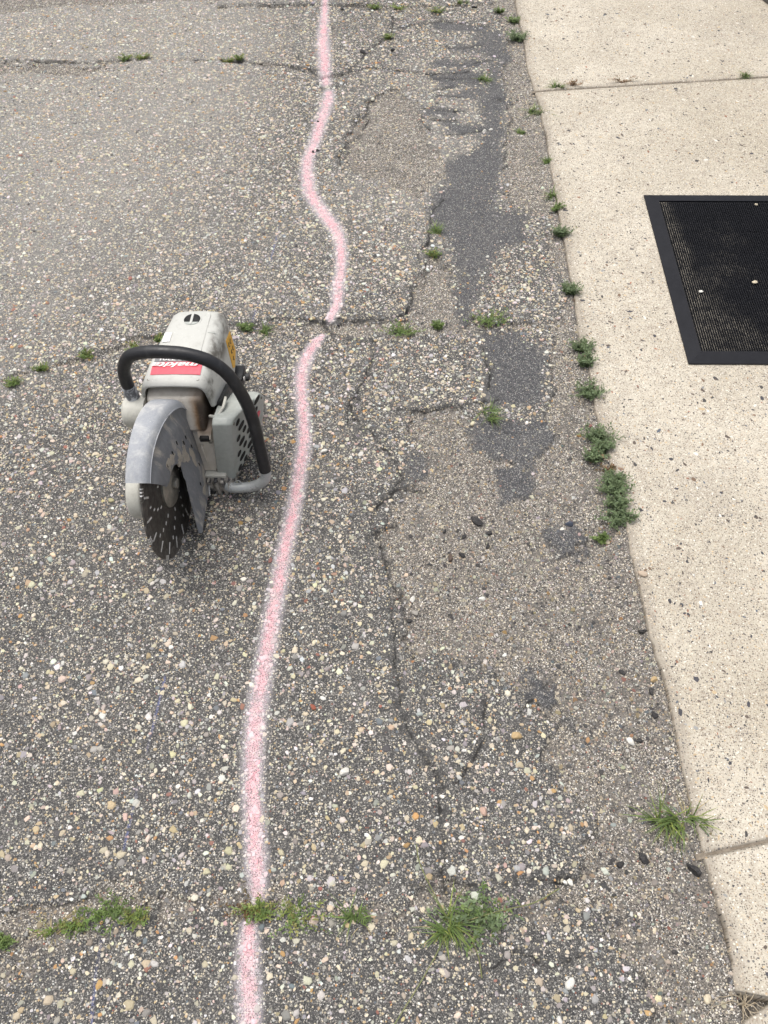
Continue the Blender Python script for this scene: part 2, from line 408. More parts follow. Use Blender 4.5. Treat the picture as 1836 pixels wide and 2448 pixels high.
def asphalt_mat():
    k = NT('old_asphalt')
    A, ar, ag, ab = k.vor(230); B, br, bg_, bb = k.vor(560); Cc, cr, cg, cb = k.vor(1100)
    n1 = k.noise(9, 5, .6); n2 = k.noise(60, 4, .65); n3 = k.noise(420, 3, .7)
    # binder with fine aggregate
    fine = k.ramp(br, [(0, (.030, .029, .029)), (.38, (.056, .054, .052)), (.62, (.092, .089, .085)), (.79, (.175, .167, .155)), (.90, (.29, .265, .225)), (.955, (.45, .42, .365)), (.985, (.64, .62, .57))])
    fine = k.mix(k.mr(cr, .60, .9, 0, .5), fine, k.ramp(cg, [(0, (.025, .025, .026)), (.6, (.09, .088, .086)), (.9, (.34, .32, .29)), (1, (.6, .58, .53))]))
    big = k.ramp(ar, [(0, (.05, .05, .053)), (.16, (.20, .195, .19)), (.30, (.36, .34, .31)), (.46, (.56, .49, .36)), (.66, (.66, .59, .46)), (.82, (.44, .31, .16)), (.87, (.74, .71, .65)), (.97, (.26, .11, .08))], True)
    bigm = k.math('MULTIPLY', k.mr(ag, .70, .72), k.mr(k.math('ADD', A, k.math('MULTIPLY', n3, .25)), .54, .46))
    asp = k.mix(bigm, fine, big)
    asp = k.mix(k.mr(n1, .46, .74, 0, .20), asp, (.25, .235, .215))
    asp = k.mix(k.math('MULTIPLY', k.attr('pale_tone').outputs['Fac'], k.mr(n3, .30, .62, .12, .60)), asp, (.33, .315, .288))        # paler beige tone inside the pale zones, broken up by noise
    asp = k.mix(k.math('MULTIPLY', k.mr(n2, .30, .62, .5, .05), k.math('SUBTRACT', 1.0, k.attr('pale_tone').outputs['Fac'])), asp, (.028, .028, .029))
    # sand and fine gravel of the broken places
    sb = k.mix(k.mr(n2, .3, .7), (.105, .095, .085), (.20, .18, .157))
    sg = k.ramp(br, [(0, (.026, .026, .026)), (.26, (.066, .060, .054)), (.46, (.145, .127, .108)), (.68, (.24, .212, .178)), (.85, (.42, .37, .295)), (.94, (.66, .63, .57))])
    snd = k.mix(k.mr(k.math('ADD', bg_, k.mr(n1, .3, .7, -.35, .35)), .30, .44), sb, sg)
    snd = k.mix(k.math('MULTIPLY', k.mr(ag, .80, .81), k.mr(A, .46, .40)), snd, big)
    snd = k.mix(k.mr(n2, .34, .56, .40, 0), snd, (.075, .070, .064))
    # dense dark tar patches
    tb = k.mix(k.mr(n2, .3, .72), (.028, .029, .034), (.058, .059, .066))
    tb = k.mix(k.mr(bb, .89, .94), tb, (.34, .33, .31)); tb = k.mix(k.mr(cb, .82, .92, 0, .55), tb, (.28, .275, .265))
    tb = k.mix(k.mr(n1, .50, .74, 0, .18), tb, (.19, .18, .165))
    wob = k.math('ADD', k.math('MULTIPLY', k.math('SUBTRACT', n3, .5), .016), k.math('MULTIPLY', k.math('SUBTRACT', n2, .5), .034))
    sm = k.mr(k.math('ADD', k.attr('sand').outputs['Fac'], wob), -.007, .009)
    tm = k.mr(k.math('ADD', k.attr('tar').outputs['Fac'], k.math('ADD', k.math('MULTIPLY', wob, 1.3), k.math('MULTIPLY', k.math('SUBTRACT', n1, .5), .05))), -.020, .018, 0, .86)
    c = k.mix(sm, asp, snd); c = k.mix(tm, c, tb)
    cka = k.attr('crack').outputs['Fac']
    # crumbled dark binder beside the cracks, then the crack itself, broken up along its length
    c = k.mix(k.math('MULTIPLY', k.mr(k.math('ADD', cka, k.math('MULTIPLY', wob, .8)), .020, .002, 0, .70), k.mr(k.noise(40, 4, .7), .40, .60)), c, (.040, .039, .038))
    ck = k.mr(k.math('ADD', cka, k.math('MULTIPLY', wob, .16)), .0034, .0012, 0, .92)
    c = k.mix(k.math('MULTIPLY', ck, k.mr(k.noise(17, 3, .6), .36, .55, .1, 1)), c, (.016, .015, .014))
    # sprayed line: thin white overspray and pink core, grain by grain
    pa = k.attr('paint').outputs['Fac']
    pt = k.math('ADD', k.math('ADD', pa, k.math('MULTIPLY', k.math('SUBTRACT', br, .5), .55)), k.math('MULTIPLY', k.math('SUBTRACT', n3, .5), 1.1))
    wear = k.math('MULTIPLY', k.mr(n3, .40, .50, .08, 1), k.mr(cb, .12, .20, .2, 1))
    c = k.mix(k.math('MULTIPLY', k.mr(pt, 1.75, .70, 0, .60), wear), c, (.66, .60, .64))
    pk = k.mix(k.mr(n1, .35, .65), (.78, .36, .40), (.80, .47, .50)); pk = k.mix(k.mr(n2, .42, .64, 0, .6), pk, (.79, .62, .64))
    pt3 = k.math('ADD', pt, k.math('MULTIPLY', k.math('SUBTRACT', n2, .5), .7))
    c = k.mix(k.math('MULTIPLY', k.math('MULTIPLY', k.mr(pt3, 1.0, .22, 0, .95), k.mr(k.noise(22, 4, .65), .32, .60, .45, 1)), wear), c, pk)
    bl = k.mr(k.math('ADD', k.attr('blue').outputs['Fac'], k.math('MULTIPLY', k.math('SUBTRACT', n3, .5), .010)), .0040, .0006, 0, .42)
    c = k.mix(k.math('MULTIPLY', bl, k.mr(k.noise(7, 2), .36, .54)), c, (.13, .16, .38))
    hgt = k.math('ADD', k.math('MULTIPLY', k.math('SUBTRACT', 1, A), bigm), k.math('ADD', k.math('MULTIPLY', B, -.5), k.math('MULTIPLY', n3, .8)))
    return k.fin(c, k.mr(n2, .3, .7, .62, .82), 0, k.bump(hgt, .55, .0022), .35)


M_asphalt = asphalt_mat()
ground = link('asphalt_pavement', ame, M_asphalt); ground['kind'] = 'structure'

# ------------------------------------------------------------------ aggregate stones standing proud of the asphalt
PAL = np.array([(.55, .48, .345), (.62, .555, .43), (.70, .675, .615), (.45, .35, .215), (.46, .26, .10), (.26, .25, .245), (.47, .455, .43), (.045, .045, .05), (.13, .155, .175), (.27, .11, .08), (.50, .38, .32), (.36, .325, .27)])
PWT = np.array([.17, .15, .10, .09, .03, .15, .15, .045, .03, .014, .036, .06]); PWT /= PWT.sum()


def stone_template(seed, nb=7):
    r = np.random.default_rng(seed); a = np.arange(nb) / nb * 2 * np.pi + r.uniform(-.22, .22, nb); q = r.uniform(.66, 1.2, nb)
    asp = r.uniform(.55, .95); V = []
    for s, z in ((1.0, -.25), (.95, .08), (.68, .27)):
        for i in range(nb): V.append((q[i] * s * math.cos(a[i]) + r.uniform(-.05, .05), asp * q[i] * s * math.sin(a[i]) + r.uniform(-.05, .05), z + r.uniform(-.05, .05)))
    V.append((r.uniform(-.1, .1), r.uniform(-.1, .1), .33)); F = []
    for L in (0, 1):
        for i in range(nb):
            j = (i + 1) % nb; F += [(L * nb + i, L * nb + j, L * nb + nb + j), (L * nb + i, L * nb + nb + j, L * nb + nb + i)]
    for i in range(nb): F.append((2 * nb + i, 2 * nb + (i + 1) % nb, 3 * nb))
    return np.array(V), np.array(F)


def cheap_template(seed, nb):
    r = np.random.default_rng(seed); a = np.arange(nb) / nb * 2 * np.pi + r.uniform(-.25, .25, nb); q = r.uniform(.66, 1.22, nb); asp = r.uniform(.55, .95); V = []
    for s, z in ((1.0, -.20), (.78, .27)):
        for i in range(nb): V.append((q[i] * s * math.cos(a[i]), asp * q[i] * s * math.sin(a[i]), z + r.uniform(-.06, .06)))
    F = []
    for i in range(nb):
        j = (i + 1) % nb; F += [(i, j, nb + j), (i, nb + j, nb + i)]
    for i in range(1, nb - 1): F.append((nb, nb + i, nb + i + 1))
    return np.array(V), np.array(F)


NTMP = 14
CHEAP = [cheap_template(500 + i, 6 if i % 3 else 5) for i in range(NTMP)]
TMPS = [stone_template(100 + i, 6 if i % 2 else 7) for i in range(NTMP)]
# candidates
NC = 190000
sy = .02 + 3.93 * rng.random(NC); hw_ = .70 + .28 * sy
sx = rng.uniform(-1, 1, NC) * 1.72
sx, sy = sx[np.abs(sx) < hw_[:]], sy[np.abs(sx) < hw_[:]]
ok = sx < edge_x(sy) - .004
sx, sy = sx[ok], sy[ok]
ms = masks(sx, sy); n = len(sx)
in_s = ms[0] + rng.normal(0, .010, n) * (1 + 1.5 * (1 - sstep(.6, 1.5, sy))) > 0; in_t = (ms[1] + rng.normal(0, .013, n) > 0) & ~in_s
near = 1 - sstep(.9, 2.0, sy)
rmin = np.where(in_s, .0017 + .0005 * near, np.where(in_t, .0013, (.0029 - .0002 * near))); rmax = np.where(in_s, .0080, np.where(in_t, .0055, (.0092 + .0014 * near)))
u = rng.random(n); al = 2.3; rad = rmin * (1 - u * (1 - (rmin / rmax) ** al)) ** (-1 / al)
clump = vn(sx, sy, .10, 40) + .7 * vn(sx, sy, .35, 41)
p_keep = np.clip(.90 + .16 * clump - .36 * near, .12, 1.0)
p_keep = np.where(in_s, np.clip(.80 + .3 * vn(sx, sy, .12, 47), .3, 1), p_keep); p_keep = np.where(in_t, .42 + .35 * vn(sx, sy, .10, 46), p_keep)
p_keep = np.where(ms[2] < .003, .15, p_keep)
p_keep = np.where((ms[2] < .02) & ~in_s, p_keep * (.6 + 20 * np.minimum(ms[2], .02)), p_keep)
ok = rng.random(n) < p_keep
sx, sy, rad, in_s, in_t = sx[ok], sy[ok], rad[ok], in_s[ok], in_t[ok]
ms = tuple(a[ok] for a in ms); n = len(sx)
sz = height(sx, sy, ms) - rad * rng.uniform(.02, .16, n)
ci = rng.choice(len(PAL), n, p=PWT)
swt = PWT.copy(); swt[7] *= 6.5; swt[5] *= 1.8; swt[8] *= 1.8; swt[10] *= 2.2; swt[11] *= 2.6; swt[3] *= 1.6; swt /= swt.sum()
ci = np.where(in_s, rng.choice(len(PAL), n, p=swt), ci)
scol = PAL[ci] * rng.uniform(.70, 1.14, n)[:, None] * (1 + rng.normal(0, .05, (n, 3)))
dusty = np.clip(.12 + .2 * vn(sx, sy, .3, 44) + .22 * pale_tone(sx, sy), 0, .6)[:, None]  # pale tint varying at random, raised inside the pale zones
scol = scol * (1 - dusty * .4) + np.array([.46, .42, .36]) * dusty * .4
scol = np.where(in_t[:, None], scol * .55 + .015, scol); scol = np.where(in_s[:, None], scol * (.60 + .26 * sstep(1.0, 2.2, sy))[:, None], scol)
pt = paint_t(sx, sy) + rng.normal(0, .26, n)
wv = (1 - sstep(.7, 1.5, pt))[:, None] * .7; scol = scol * (1 - wv) + np.array([.70, .64, .67]) * wv
pv = (1 - sstep(.25, .95, pt))[:, None] * rng.uniform(.6, .95, (n, 1))
pinks = np.array([.80, .38, .42]) + np.array([0, .15, .15]) * rng.random((n, 1))
scol = np.clip(scol * (1 - pv) + pinks * pv, .01, .88)
ang = rng.uniform(0, 2 * np.pi, n); tsel = rng.integers(0, NTMP, n); zs = rng.uniform(.7, 1.15, n)
# the 300 stones that show largest
dep = sy * math.cos(TH) + (HC) * math.sin(TH); xi = CX + FP * sx / dep; yi = CY - FP * (sy * math.sin(TH) - HC * math.cos(TH)) / dep
inv = (xi > 5) & (xi < 1831) & (yi > 5) & (yi < 2443)
score = np.where(inv, rad / dep, 0); top = np.argsort(-score)[:300]
is_top = np.zeros(n, bool); is_top[top] = True
Vs, Fs, Cs, off = [], [], [], 0
for t in range(NTMP):
    m = (tsel == t) & ~is_top
    TV, TF = CHEAP[t]; k = m.sum()
    c, s = np.cos(ang[m]), np.sin(ang[m]); r = rad[m]
    X = sx[m][:, None] + r[:, None] * (c[:, None] * TV[:, 0] - s[:, None] * TV[:, 1])
    Y = sy[m][:, None] + r[:, None] * (s[:, None] * TV[:, 0] + c[:, None] * TV[:, 1])
    Z = sz[m][:, None] + (r * zs[m])[:, None] * TV[:, 2]
    Vs.append(np.stack([X, Y, Z], -1).reshape(-1, 3)); Cs.append(np.repeat(scol[m], len(TV), 0))
    Fs.append((TF[None] + (np.arange(k) * len(TV))[:, None, None]).reshape(-1, 3) + off); off += k * len(TV)
gme = np_mesh('aggregate', np.concatenate(Vs), np.concatenate(Fs), False)
ca = gme.attributes.new('tint', 'FLOAT_COLOR', 'POINT')
cc = np.concatenate(Cs); ca.data.foreach_set('color', np.concatenate([cc, np.ones((len(cc), 1))], 1).astype(np.float32).ravel())


def stone_mat(name, objcol):
    k = NT(name)
    src = k.n('ShaderNodeObjectInfo').outputs['Color'] if objcol else k.attr('tint').outputs['Color']
    g = k.n('ShaderNodeNewGeometry').outputs['Position']
    c = k.mix(k.mr(k.noise(380, 3, .7, g), .40, .75, 0, .40), src, (.16, .14, .12))
    return k.fin(c, .68, 0, None, .35)


M_stone_tint = stone_mat('aggregate_stone', False); M_stone_obj = stone_mat('single_stone', True)
agg = link('aggregate', gme, M_stone_tint, ground); agg['kind'] = 'stuff'
tmesh = []
for t in range(NTMP):
    me = np_mesh('stone', TMPS[t][0], TMPS[t][1], False); me.materials.append(M_stone_obj); tmesh.append(me)
for i in top:
    o = bpy.data.objects.new('stone', tmesh[tsel[i]]); COL.objects.link(o); o.parent = ground
    o.location = (sx[i], sy[i], sz[i]); o.rotation_euler = (0, 0, ang[i]); r = float(rad[i]); o.scale = (r, r, r * float(zs[i])); o.color = (*map(float, scol[i]), 1)


# ------------------------------------------------------------------ concrete slabs
def concrete_mat():
    k = NT('old_concrete')
    A, ar, ag, ab = k.vor(105); B, br, bg_, bb = k.vor(240); Cc, cr, cg, cb = k.vor(620)
    n1 = k.noise(3.2, 5, .6); n2 = k.noise(38, 5, .65); n3 = k.noise(420, 3, .7); n0 = k.noise(1.1, 3, .5)
    c = k.mix(k.mr(n1, .32, .68), (.435, .392, .315), (.545, .498, .410))
    c = k.mix(k.mr(n0, .44, .66, 0, .55), c, (.37, .325, .245))
    c = k.mix(k.mr(k.noise(2.3, 6, .7, None, .6), .52, .72, 0, .45), c, (.30, .27, .225))
    c = k.mix(k.mr(n2, .42, .70, 0, .45), c, (.33, .285, .235))
    c = k.mix(k.mr(cr, .66, .95, 0, .5), c, (.68, .63, .54))
    c = k.mix(k.mr(cg, .80, .90, 0, .6), c, (.19, .15, .11))
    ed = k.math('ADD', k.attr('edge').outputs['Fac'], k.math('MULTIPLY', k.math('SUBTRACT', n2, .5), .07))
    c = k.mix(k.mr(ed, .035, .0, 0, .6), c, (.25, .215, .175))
    fl = k.math('MULTIPLY', k.mr(br, .62, .64), k.mr(k.math('ADD', B, k.math('MULTIPLY', n3, .3)), .50, .43))
    c = k.mix(k.math('MULTIPLY', fl, .85), c, k.ramp(bg_, [(0, (.06, .055, .055)), (.35, (.13, .105, .085)), (.55, (.26, .20, .15)), (.72, (.60, .50, .36)), (.9, (.80, .77, .70))], True))
    lg = k.math('MULTIPLY', k.mr(ar, .84, .86), k.mr(k.math('ADD', A, k.math('MULTIPLY', n2, .25)), .36, .32))
    c = k.mix(k.math('MULTIPLY', lg, .8), c, k.ramp(ag, [(0, (.07, .07, .08)), (.3, (.24, .19, .15)), (.5, (.46, .33, .19)), (.75, (.72, .66, .55))], True))
    return k.fin(c, k.mr(n2, .3, .7, .66, .85), 0, k.bump(k.math('ADD', n3, k.math('MULTIPLY', B, .4)), .35, .0012), .3)


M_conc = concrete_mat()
ZC = .006
def lin(p, q):
    a, b = U(*p, ZC), U(*q, ZC); s = (b[1] - a[1]) / (b[0] - a[0]); return lambda x: a[1] + s * (np.asarray(x) - a[0])
J1 = lin((1158, 197), (1659, 166)); J2 = lin((1526, 1846), (1659, 1816)); J3u = lin((1596, 2148), (1659, 2160)); J3l = lin((1614, 2196), (1659, 2166))
walk = link('sidewalk', None); walk['kind'] = 'structure'
SOFF = np.concatenate([[-.003, -.0012, 0, .0015, .0035, .006, .012], np.arange(.02, .30, .012), np.arange(.3, 1.0, .03), [1.1, 1.3, 1.6, 2.0, 2.5, 3.0]])
SDROP = np.array([-.045, -.012, -.0035, -.0012, -.0003] + [0] * (len(SOFF) - 5))


def slab(yl, yu, far, gap=.004, seed=0, rows=None):
    L = abs(float(np.mean(yu(1.2) - yl(1.2)))); nr = rows or int(L / .008)
    t = np.linspace(0, 1, nr); tv = np.concatenate([[0, 0, 0], t[1:-1], [1, 1, 1]]); dz = np.concatenate([[-.045, -.003, -.0008], np.zeros(nr - 2), [-.0008, -.003, -.045]])
    sh = np.concatenate([[gap - .001, gap, gap + .003], np.zeros(nr - 2), [-gap - .003, -gap, -gap + .001]])
    V = []
    for tt, d, s in zip(tv, dz, sh):
        x = np.full(1, 1.0)
        for _ in range(6): y = yl(x) * (1 - tt) + yu(x) * tt; x = edge_x(y)
        x0 = x[0] + .006 * vn(x * 0, y, .09, 50 + seed)[0] + .003 * vn(x * 0, y, .022, 51 + seed)[0] + .0015 * vn(x * 0, y, .008, 52)[0]
        X = x0 + SOFF; Y = yl(X) * (1 - tt) + yu(X) * tt + s + (.0022 * vn(X, X * 0, .05, 60 + seed + int(tt > .5)) if abs(s) > 0 else 0)
        round_c = 0
        Z = ZC + SDROP + d + .0012 * vn(X, Y, .35, 70) + .0005 * vn(X, Y, .05, 71) + round_c
        V.append(np.stack([X, Y, Z], 1))
    V = np.array(V); r, c = V.shape[:2]; ii = np.arange(r * c).reshape(r, c)
    F = np.stack([ii[:-1, :-1], ii[:-1, 1:], ii[1:, 1:], ii[1:, :-1]], -1).reshape(-1, 4)
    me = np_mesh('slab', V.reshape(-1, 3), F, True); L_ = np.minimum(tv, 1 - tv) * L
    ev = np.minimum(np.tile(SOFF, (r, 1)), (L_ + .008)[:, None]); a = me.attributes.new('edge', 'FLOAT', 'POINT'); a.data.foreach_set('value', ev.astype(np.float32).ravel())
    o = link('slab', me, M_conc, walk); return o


def fill(J, m, w, zz):
    xs = np.concatenate([np.arange(edge_x(np.array([J(1.0)]))[0] - .01, 1.3, .02), [1.6, 2.2, 3.2]]); V = []
    for x in xs:
        y = float(J(x)); V += [(x, y - w, zz), (x, y + w, zz + .0008 * vn(np.array([x]), np.array([0.]), .03, 5)[0])]
    n_ = len(xs); link('joint_dirt', np_mesh('joint_dirt', np.array(V), np.array([(2 * i, 2 * i + 2, 2 * i + 3, 2 * i + 1) for i in range(n_ - 1)])), m, walk)


slab_far = slab(J1, lambda x: J1(x) + 1.55, True, seed=1, gap=.0028)
slab_main = slab(J2, J1, False, seed=2, gap=.0028)
M_dirt = worn('joint_soil', (.17, .14, .105), (.27, .23, .18), .9, 0, (.4, .7), 60, bump=.4)
fill(J1, M_dirt, .006, ZC - .0035); fill(J2, M_dirt, .006, ZC - .0040)
slab_low = slab(J3u, J2, False, seed=3, gap=.002)
slab_near = slab(lambda x: J3l(x) - .9, J3l, False, seed=4, rows=40)

# stones showing flush in the concrete
SLABS = [slab_near, slab_low, slab_main, slab_far]
nc = 10000
cy_ = rng.uniform(.12, 3.7, nc); cx_ = edge_x(cy_) + .012 + rng.random(nc) ** 1.1 * (1.75 - edge_x(cy_))
dep = cy_ * math.cos(TH) + HC * math.sin(TH); vis = (np.abs(cx_) / dep < .46)
cx_, cy_ = cx_[vis], cy_[vis]; dep = dep[vis]
j1, j2, j3 = J1(cx_), J2(cx_), J3u(cx_); okj = (np.abs(cy_ - j1) > .02) & (np.abs(cy_ - j2) > .02) & (np.abs(cy_ - j3) > .04)
okj &= ~((cx_ > .82) & (cy_ > 1.68) & (cy_ < 2.5))
cx_, cy_, dep = cx_[okj], cy_[okj], dep[okj]
cr_ = .0022 * (1 - rng.random(len(cx_)) * (1 - (.0022 / .011) ** 2.2)) ** (-1 / 2.2)
CPAL = np.array([(.045, .045, .055), (.06, .056, .055), (.11, .085, .07), (.20, .13, .085), (.52, .40, .25), (.30, .30, .29), (.74, .70, .62), (.30, .14, .09), (.10, .12, .15)])
CW = [.2, .17, .14, .10, .12, .09, .08, .05, .05]
ccol = CPAL[rng.choice(len(CPAL), len(cx_), p=CW)] * rng.uniform(.8, 1.2, len(cx_))[:, None]
order = np.argsort(-cr_ / dep)
for i in order[:290]:
    y = cy_[i]; x = cx_[i]; sidx = 0 if y < J3u(x) else 1 if y < J2(x) else 2 if y < J1(x) else 3
    o = bpy.data.objects.new('stone', tmesh[rng.integers(0, NTMP)]); COL.objects.link(o); o.parent = SLABS[sidx]
    z = ZC + .0012 * vn(np.array([x]), np.array([y]), .35, 70)[0]; r = float(cr_[i])
    o.location = (x, y, z - r * .02); o.rotation_euler = (0, 0, rng.uniform(0, 6.28)); o.scale = (r, r * rng.uniform(.55, .9), r * .10)
    o.color = (*map(float, ccol[i]), 1)
rest = order[290:]; own = np.where(cy_ < J3u(cx_), 0, np.where(cy_ < J2(cx_), 1, np.where(cy_ < J1(cx_), 2, 3)))
for si, sb_ in enumerate(SLABS):
    q_ = rest[own[rest] == si]; Vs, Fs, Cs, off = [], [], [], 0
    for t in range(NTMP):
        m = q_[t::NTMP]
        if not len(m): continue
        TV, TF = CHEAP[t]; a_ = rng.uniform(0, 6.28, len(m)); r_ = cr_[m]; zz = ZC + .0012 * vn(cx_[m], cy_[m], .35, 70)
        X = cx_[m][:, None] + r_[:, None] * (np.cos(a_)[:, None] * TV[:, 0] - .7 * np.sin(a_)[:, None] * TV[:, 1]); Y = cy_[m][:, None] + r_[:, None] * (np.sin(a_)[:, None] * TV[:, 0] + .7 * np.cos(a_)[:, None] * TV[:, 1])
        Vs.append(np.stack([X, Y, zz[:, None] + .10 * r_[:, None] * TV[:, 2] + .0002], -1).reshape(-1, 3)); Cs.append(np.repeat(ccol[m], len(TV), 0))
        Fs.append((TF[None] + (np.arange(len(m)) * len(TV))[:, None, None]).reshape(-1, 3) + off); off += len(m) * len(TV)
    if Vs:
        me = np_mesh('flush_stones', np.concatenate(Vs), np.concatenate(Fs)); cc = np.concatenate(Cs); ca = me.attributes.new('tint', 'FLOAT_COLOR', 'POINT')
        ca.data.foreach_set('color', np.concatenate([cc, np.ones((len(cc), 1))], 1).astype(np.float32).ravel()); fo = link('flush_stones', me, M_stone_tint, sb_); fo['kind'] = 'stuff'

# --------------------------------------------------------------- PART2
# ------------------------------------------------------------------ cut-off saw (local x forward, y towards the starter side, z up)
def cover_mat():
    k = NT('cover_grey_plastic'); sp = k.n('ShaderNodeSeparateXYZ'); k.l(k.co, sp.inputs[0]); n = k.noise(11, 6, .65); n2 = k.noise(70, 5, .7)
    c = k.mix(k.mr(n, .52, .78, 0, .7), (.50, .50, .465), (.37, .35, .30)); c = k.mix(k.mr(n2, .5, .8, 0, .35), c, (.26, .25, .22))
    rub = k.math('MULTIPLY', k.mr(sp.outputs[1], .066, .084), k.mr(n, .42, .60)); c = k.mix(k.math('MULTIPLY', rub, k.mr(sp.outputs[2], .235, .27)), c, (.11, .10, .085))
    c = k.mix(k.math('MULTIPLY', k.mr(k.noise(130, 3, .7), .62, .70), .4), c, (.70, .69, .66))
    return k.fin(c, k.mr(n2, .3, .7, .38, .58), 0, k.bump(n2, .08, .001))


M_cover = cover_mat()
M_starter = worn('starter_grey_plastic', (.40, .42, .39), (.30, .29, .26), .45, 0, (.5, .8), 11, bump=.05)
M_alu = worn('guard_aluminium', (.33, .345, .37), (.50, .50, .49), .70, .0, (.44, .66), 22, (1, 1, .5), .5, .3)
M_face = worn('guard_face_smoked', (.19, .197, .21), (.50, .46, .40), .55, .05, (.47, .64), 12, (1.6, 1, .55), .1)
M_arm = worn('arm_light_metal', (.55, .54, .48), (.34, .32, .28), .5, 0, (.5, .75), 12)
M_rubber = worn('handle_rubber', (.014, .014, .016), (.05, .05, .052), .42, 0, (.5, .8), 25, bump=.25)
M_rubworn = worn('scuffed_rubber', (.14, .145, .16), (.60, .61, .63), .55, 0, (.42, .56), 45, bump=.3)
M_tube = worn('bare_tube', (.46, .48, .48), (.34, .34, .33), .35, .3, (.5, .8), 15)
M_blade = worn('blade_steel', (.062, .056, .050), (.11, .10, .088), .42, .55, (.4, .7), 20, (1, 1, 1))
M_seg = worn('blade_segment', (.068, .062, .056), (.13, .118, .105), .45, .4, (.4, .65), 60)
M_bright = worn('bright_steel_glint', (.86, .85, .82), (.5, .48, .44), .35, .2, (.4, .7), 60)  # pale steel; on the blade its colour paints in glints
M_flange = worn('flange_steel', (.24, .23, .20), (.38, .35, .30), .38, .55, (.4, .7), 30)
M_black = worn('black_plastic', (.016, .017, .019), (.09, .09, .09), .45, 0, (.52, .72), 30)
M_dark = worn('dark_hole', (.006, .006, .006), (.012, .012, .011), .8)
def muffler_mat():
    k = NT('stained_muffler'); sp = k.n('ShaderNodeSeparateXYZ'); k.l(k.co, sp.inputs[0]); n = k.noise(16, 5, .65); n2 = k.noise(60, 4, .65)
    c = k.mix(k.mr(n, .35, .7), (.66, .62, .55), (.52, .475, .41))
    wv = k.math('ADD', sp.outputs[1], k.math('MULTIPLY', k.math('SUBTRACT', n, .5), .03))
    zf = k.math('MULTIPLY', k.mr(sp.outputs[2], .175, .21), k.mr(sp.outputs[2], .30, .25))
    c = k.mix(k.math('MULTIPLY', k.mr(wv, .034, .056), zf), c, (.26, .15, .07)); c = k.mix(k.math('MULTIPLY', k.mr(wv, .048, .062), zf), c, (.05, .035, .025))
    c = k.mix(k.mr(k.math('ADD', sp.outputs[2], k.math('MULTIPLY', n2, .012)), .280, .292, 0, .35), c, (.22, .15, .09))
    c = k.mix(k.mr(n2, .52, .78, 0, .22), c, (.24, .18, .13))
    return k.fin(c, .5, .08, k.bump(n2, .12, .001))


M_muff = muffler_mat()
M_scorch = worn('scorched_metal', (.20, .14, .09), (.035, .025, .02), .6, .1, (.35, .6), 24)
M_foot = worn('muddy_foot', (.035, .036, .04), (.46, .43, .38), .6, 0, (.40, .56), 26, bump=.3)
M_mud = worn('muddy_casting', (.36, .33, .29), (.12, .11, .10), .75, 0, (.45, .65), 30, bump=.5)
M_mudp = worn('dried_slurry', (.42, .375, .31), (.30, .28, .25), .8, 0, (.4, .7), 40, bump=.3)


def flat(name, c, r=.45): k = NT(name); return k.fin(k.mix(k.mr(k.noise(90, 4, .6), .4, .75, 0, .22), c, tuple(x * .6 + .12 for x in c)), r)


M_red = flat('label_red', (.70, .075, .11)); M_grey = flat('label_grey', (.16, .165, .17)); M_white = flat('label_white', (.78, .78, .76)); M_yellow = flat('label_yellow', (.78, .42, .03)); M_ink = flat('label_ink', (.02, .02, .02))

saw = link('concrete_saw', None); saw.empty_display_size = .1
tag(saw, 'grey petrol cut-off saw with black loop handle standing on its blade beside the pink line', 'saw')
saw.location = (-.469, 1.182, height(np.array([-.469]), np.array([1.182]))[0] + .002)
saw.rotation_euler = (math.radians(3.8), 0, -math.radians(93.6))
HZ, RB = .170, .170

# blade: core disc with gullets, rim segments, pale bars painting the gleam at slots and holes
NS = 18
V, F = [], []
def ring_pts(r, a, y): return (r * math.cos(a), y, HZ + r * math.sin(a))
ND = NS * 10
for y in (-.0013, .0013):
    for r in (.012, .080, .146): V += [ring_pts(r, 2 * math.pi * k / ND, y) for k in range(ND)]
def rr(s, l, k): return s * 3 * ND + l * ND + k % ND
for s in (0, 1):
    for l in (0, 1):
        for k in range(ND): F.append((rr(s, l, k), rr(s, l, k + 1), rr(s, l + 1, k + 1), rr(s, l + 1, k)))
for k in range(ND): F += [(rr(0, 0, k), rr(0, 0, k + 1), rr(1, 0, k + 1), rr(1, 0, k)), (rr(0, 2, k), rr(0, 2, k + 1), rr(1, 2, k + 1), rr(1, 2, k))]
blade = pyobj('blade', V, F, M_blade, saw)
blade['label'] = 'dark round diamond blade with bright slots'
V, F = [], []
for sgi in range(NS):
    a0 = 2 * math.pi * (sgi + .035) / NS; a1 = 2 * math.pi * (sgi + .965) / NS; m = 7
    for y in (-.0017, .0017):
        for r in (.1455, .160, RB):
            for k in range(m): V.append(ring_pts(r, a0 + (a1 - a0) * k / (m - 1), y))
    b = sgi * 6 * m
    f = lambda s, l, k: b + s * 3 * m + l * m + k
    for k in range(m - 1):
        for s in (0, 1):
            for l in (0, 1): F.append((f(s, l, k), f(s, l, k + 1), f(s, l + 1, k + 1), f(s, l + 1, k)))
        F += [(f(0, 2, k), f(0, 2, k + 1), f(1, 2, k + 1), f(1, 2, k)), (f(0, 0, k), f(0, 0, k + 1), f(1, 0, k + 1), f(1, 0, k))]
    for k in (0, m - 1):
        for l in (0, 1): F.append((f(0, l, k), f(0, l + 1, k), f(1, l + 1, k), f(1, l, k)))
pyobj('rim_segment', V, F, M_seg, blade)


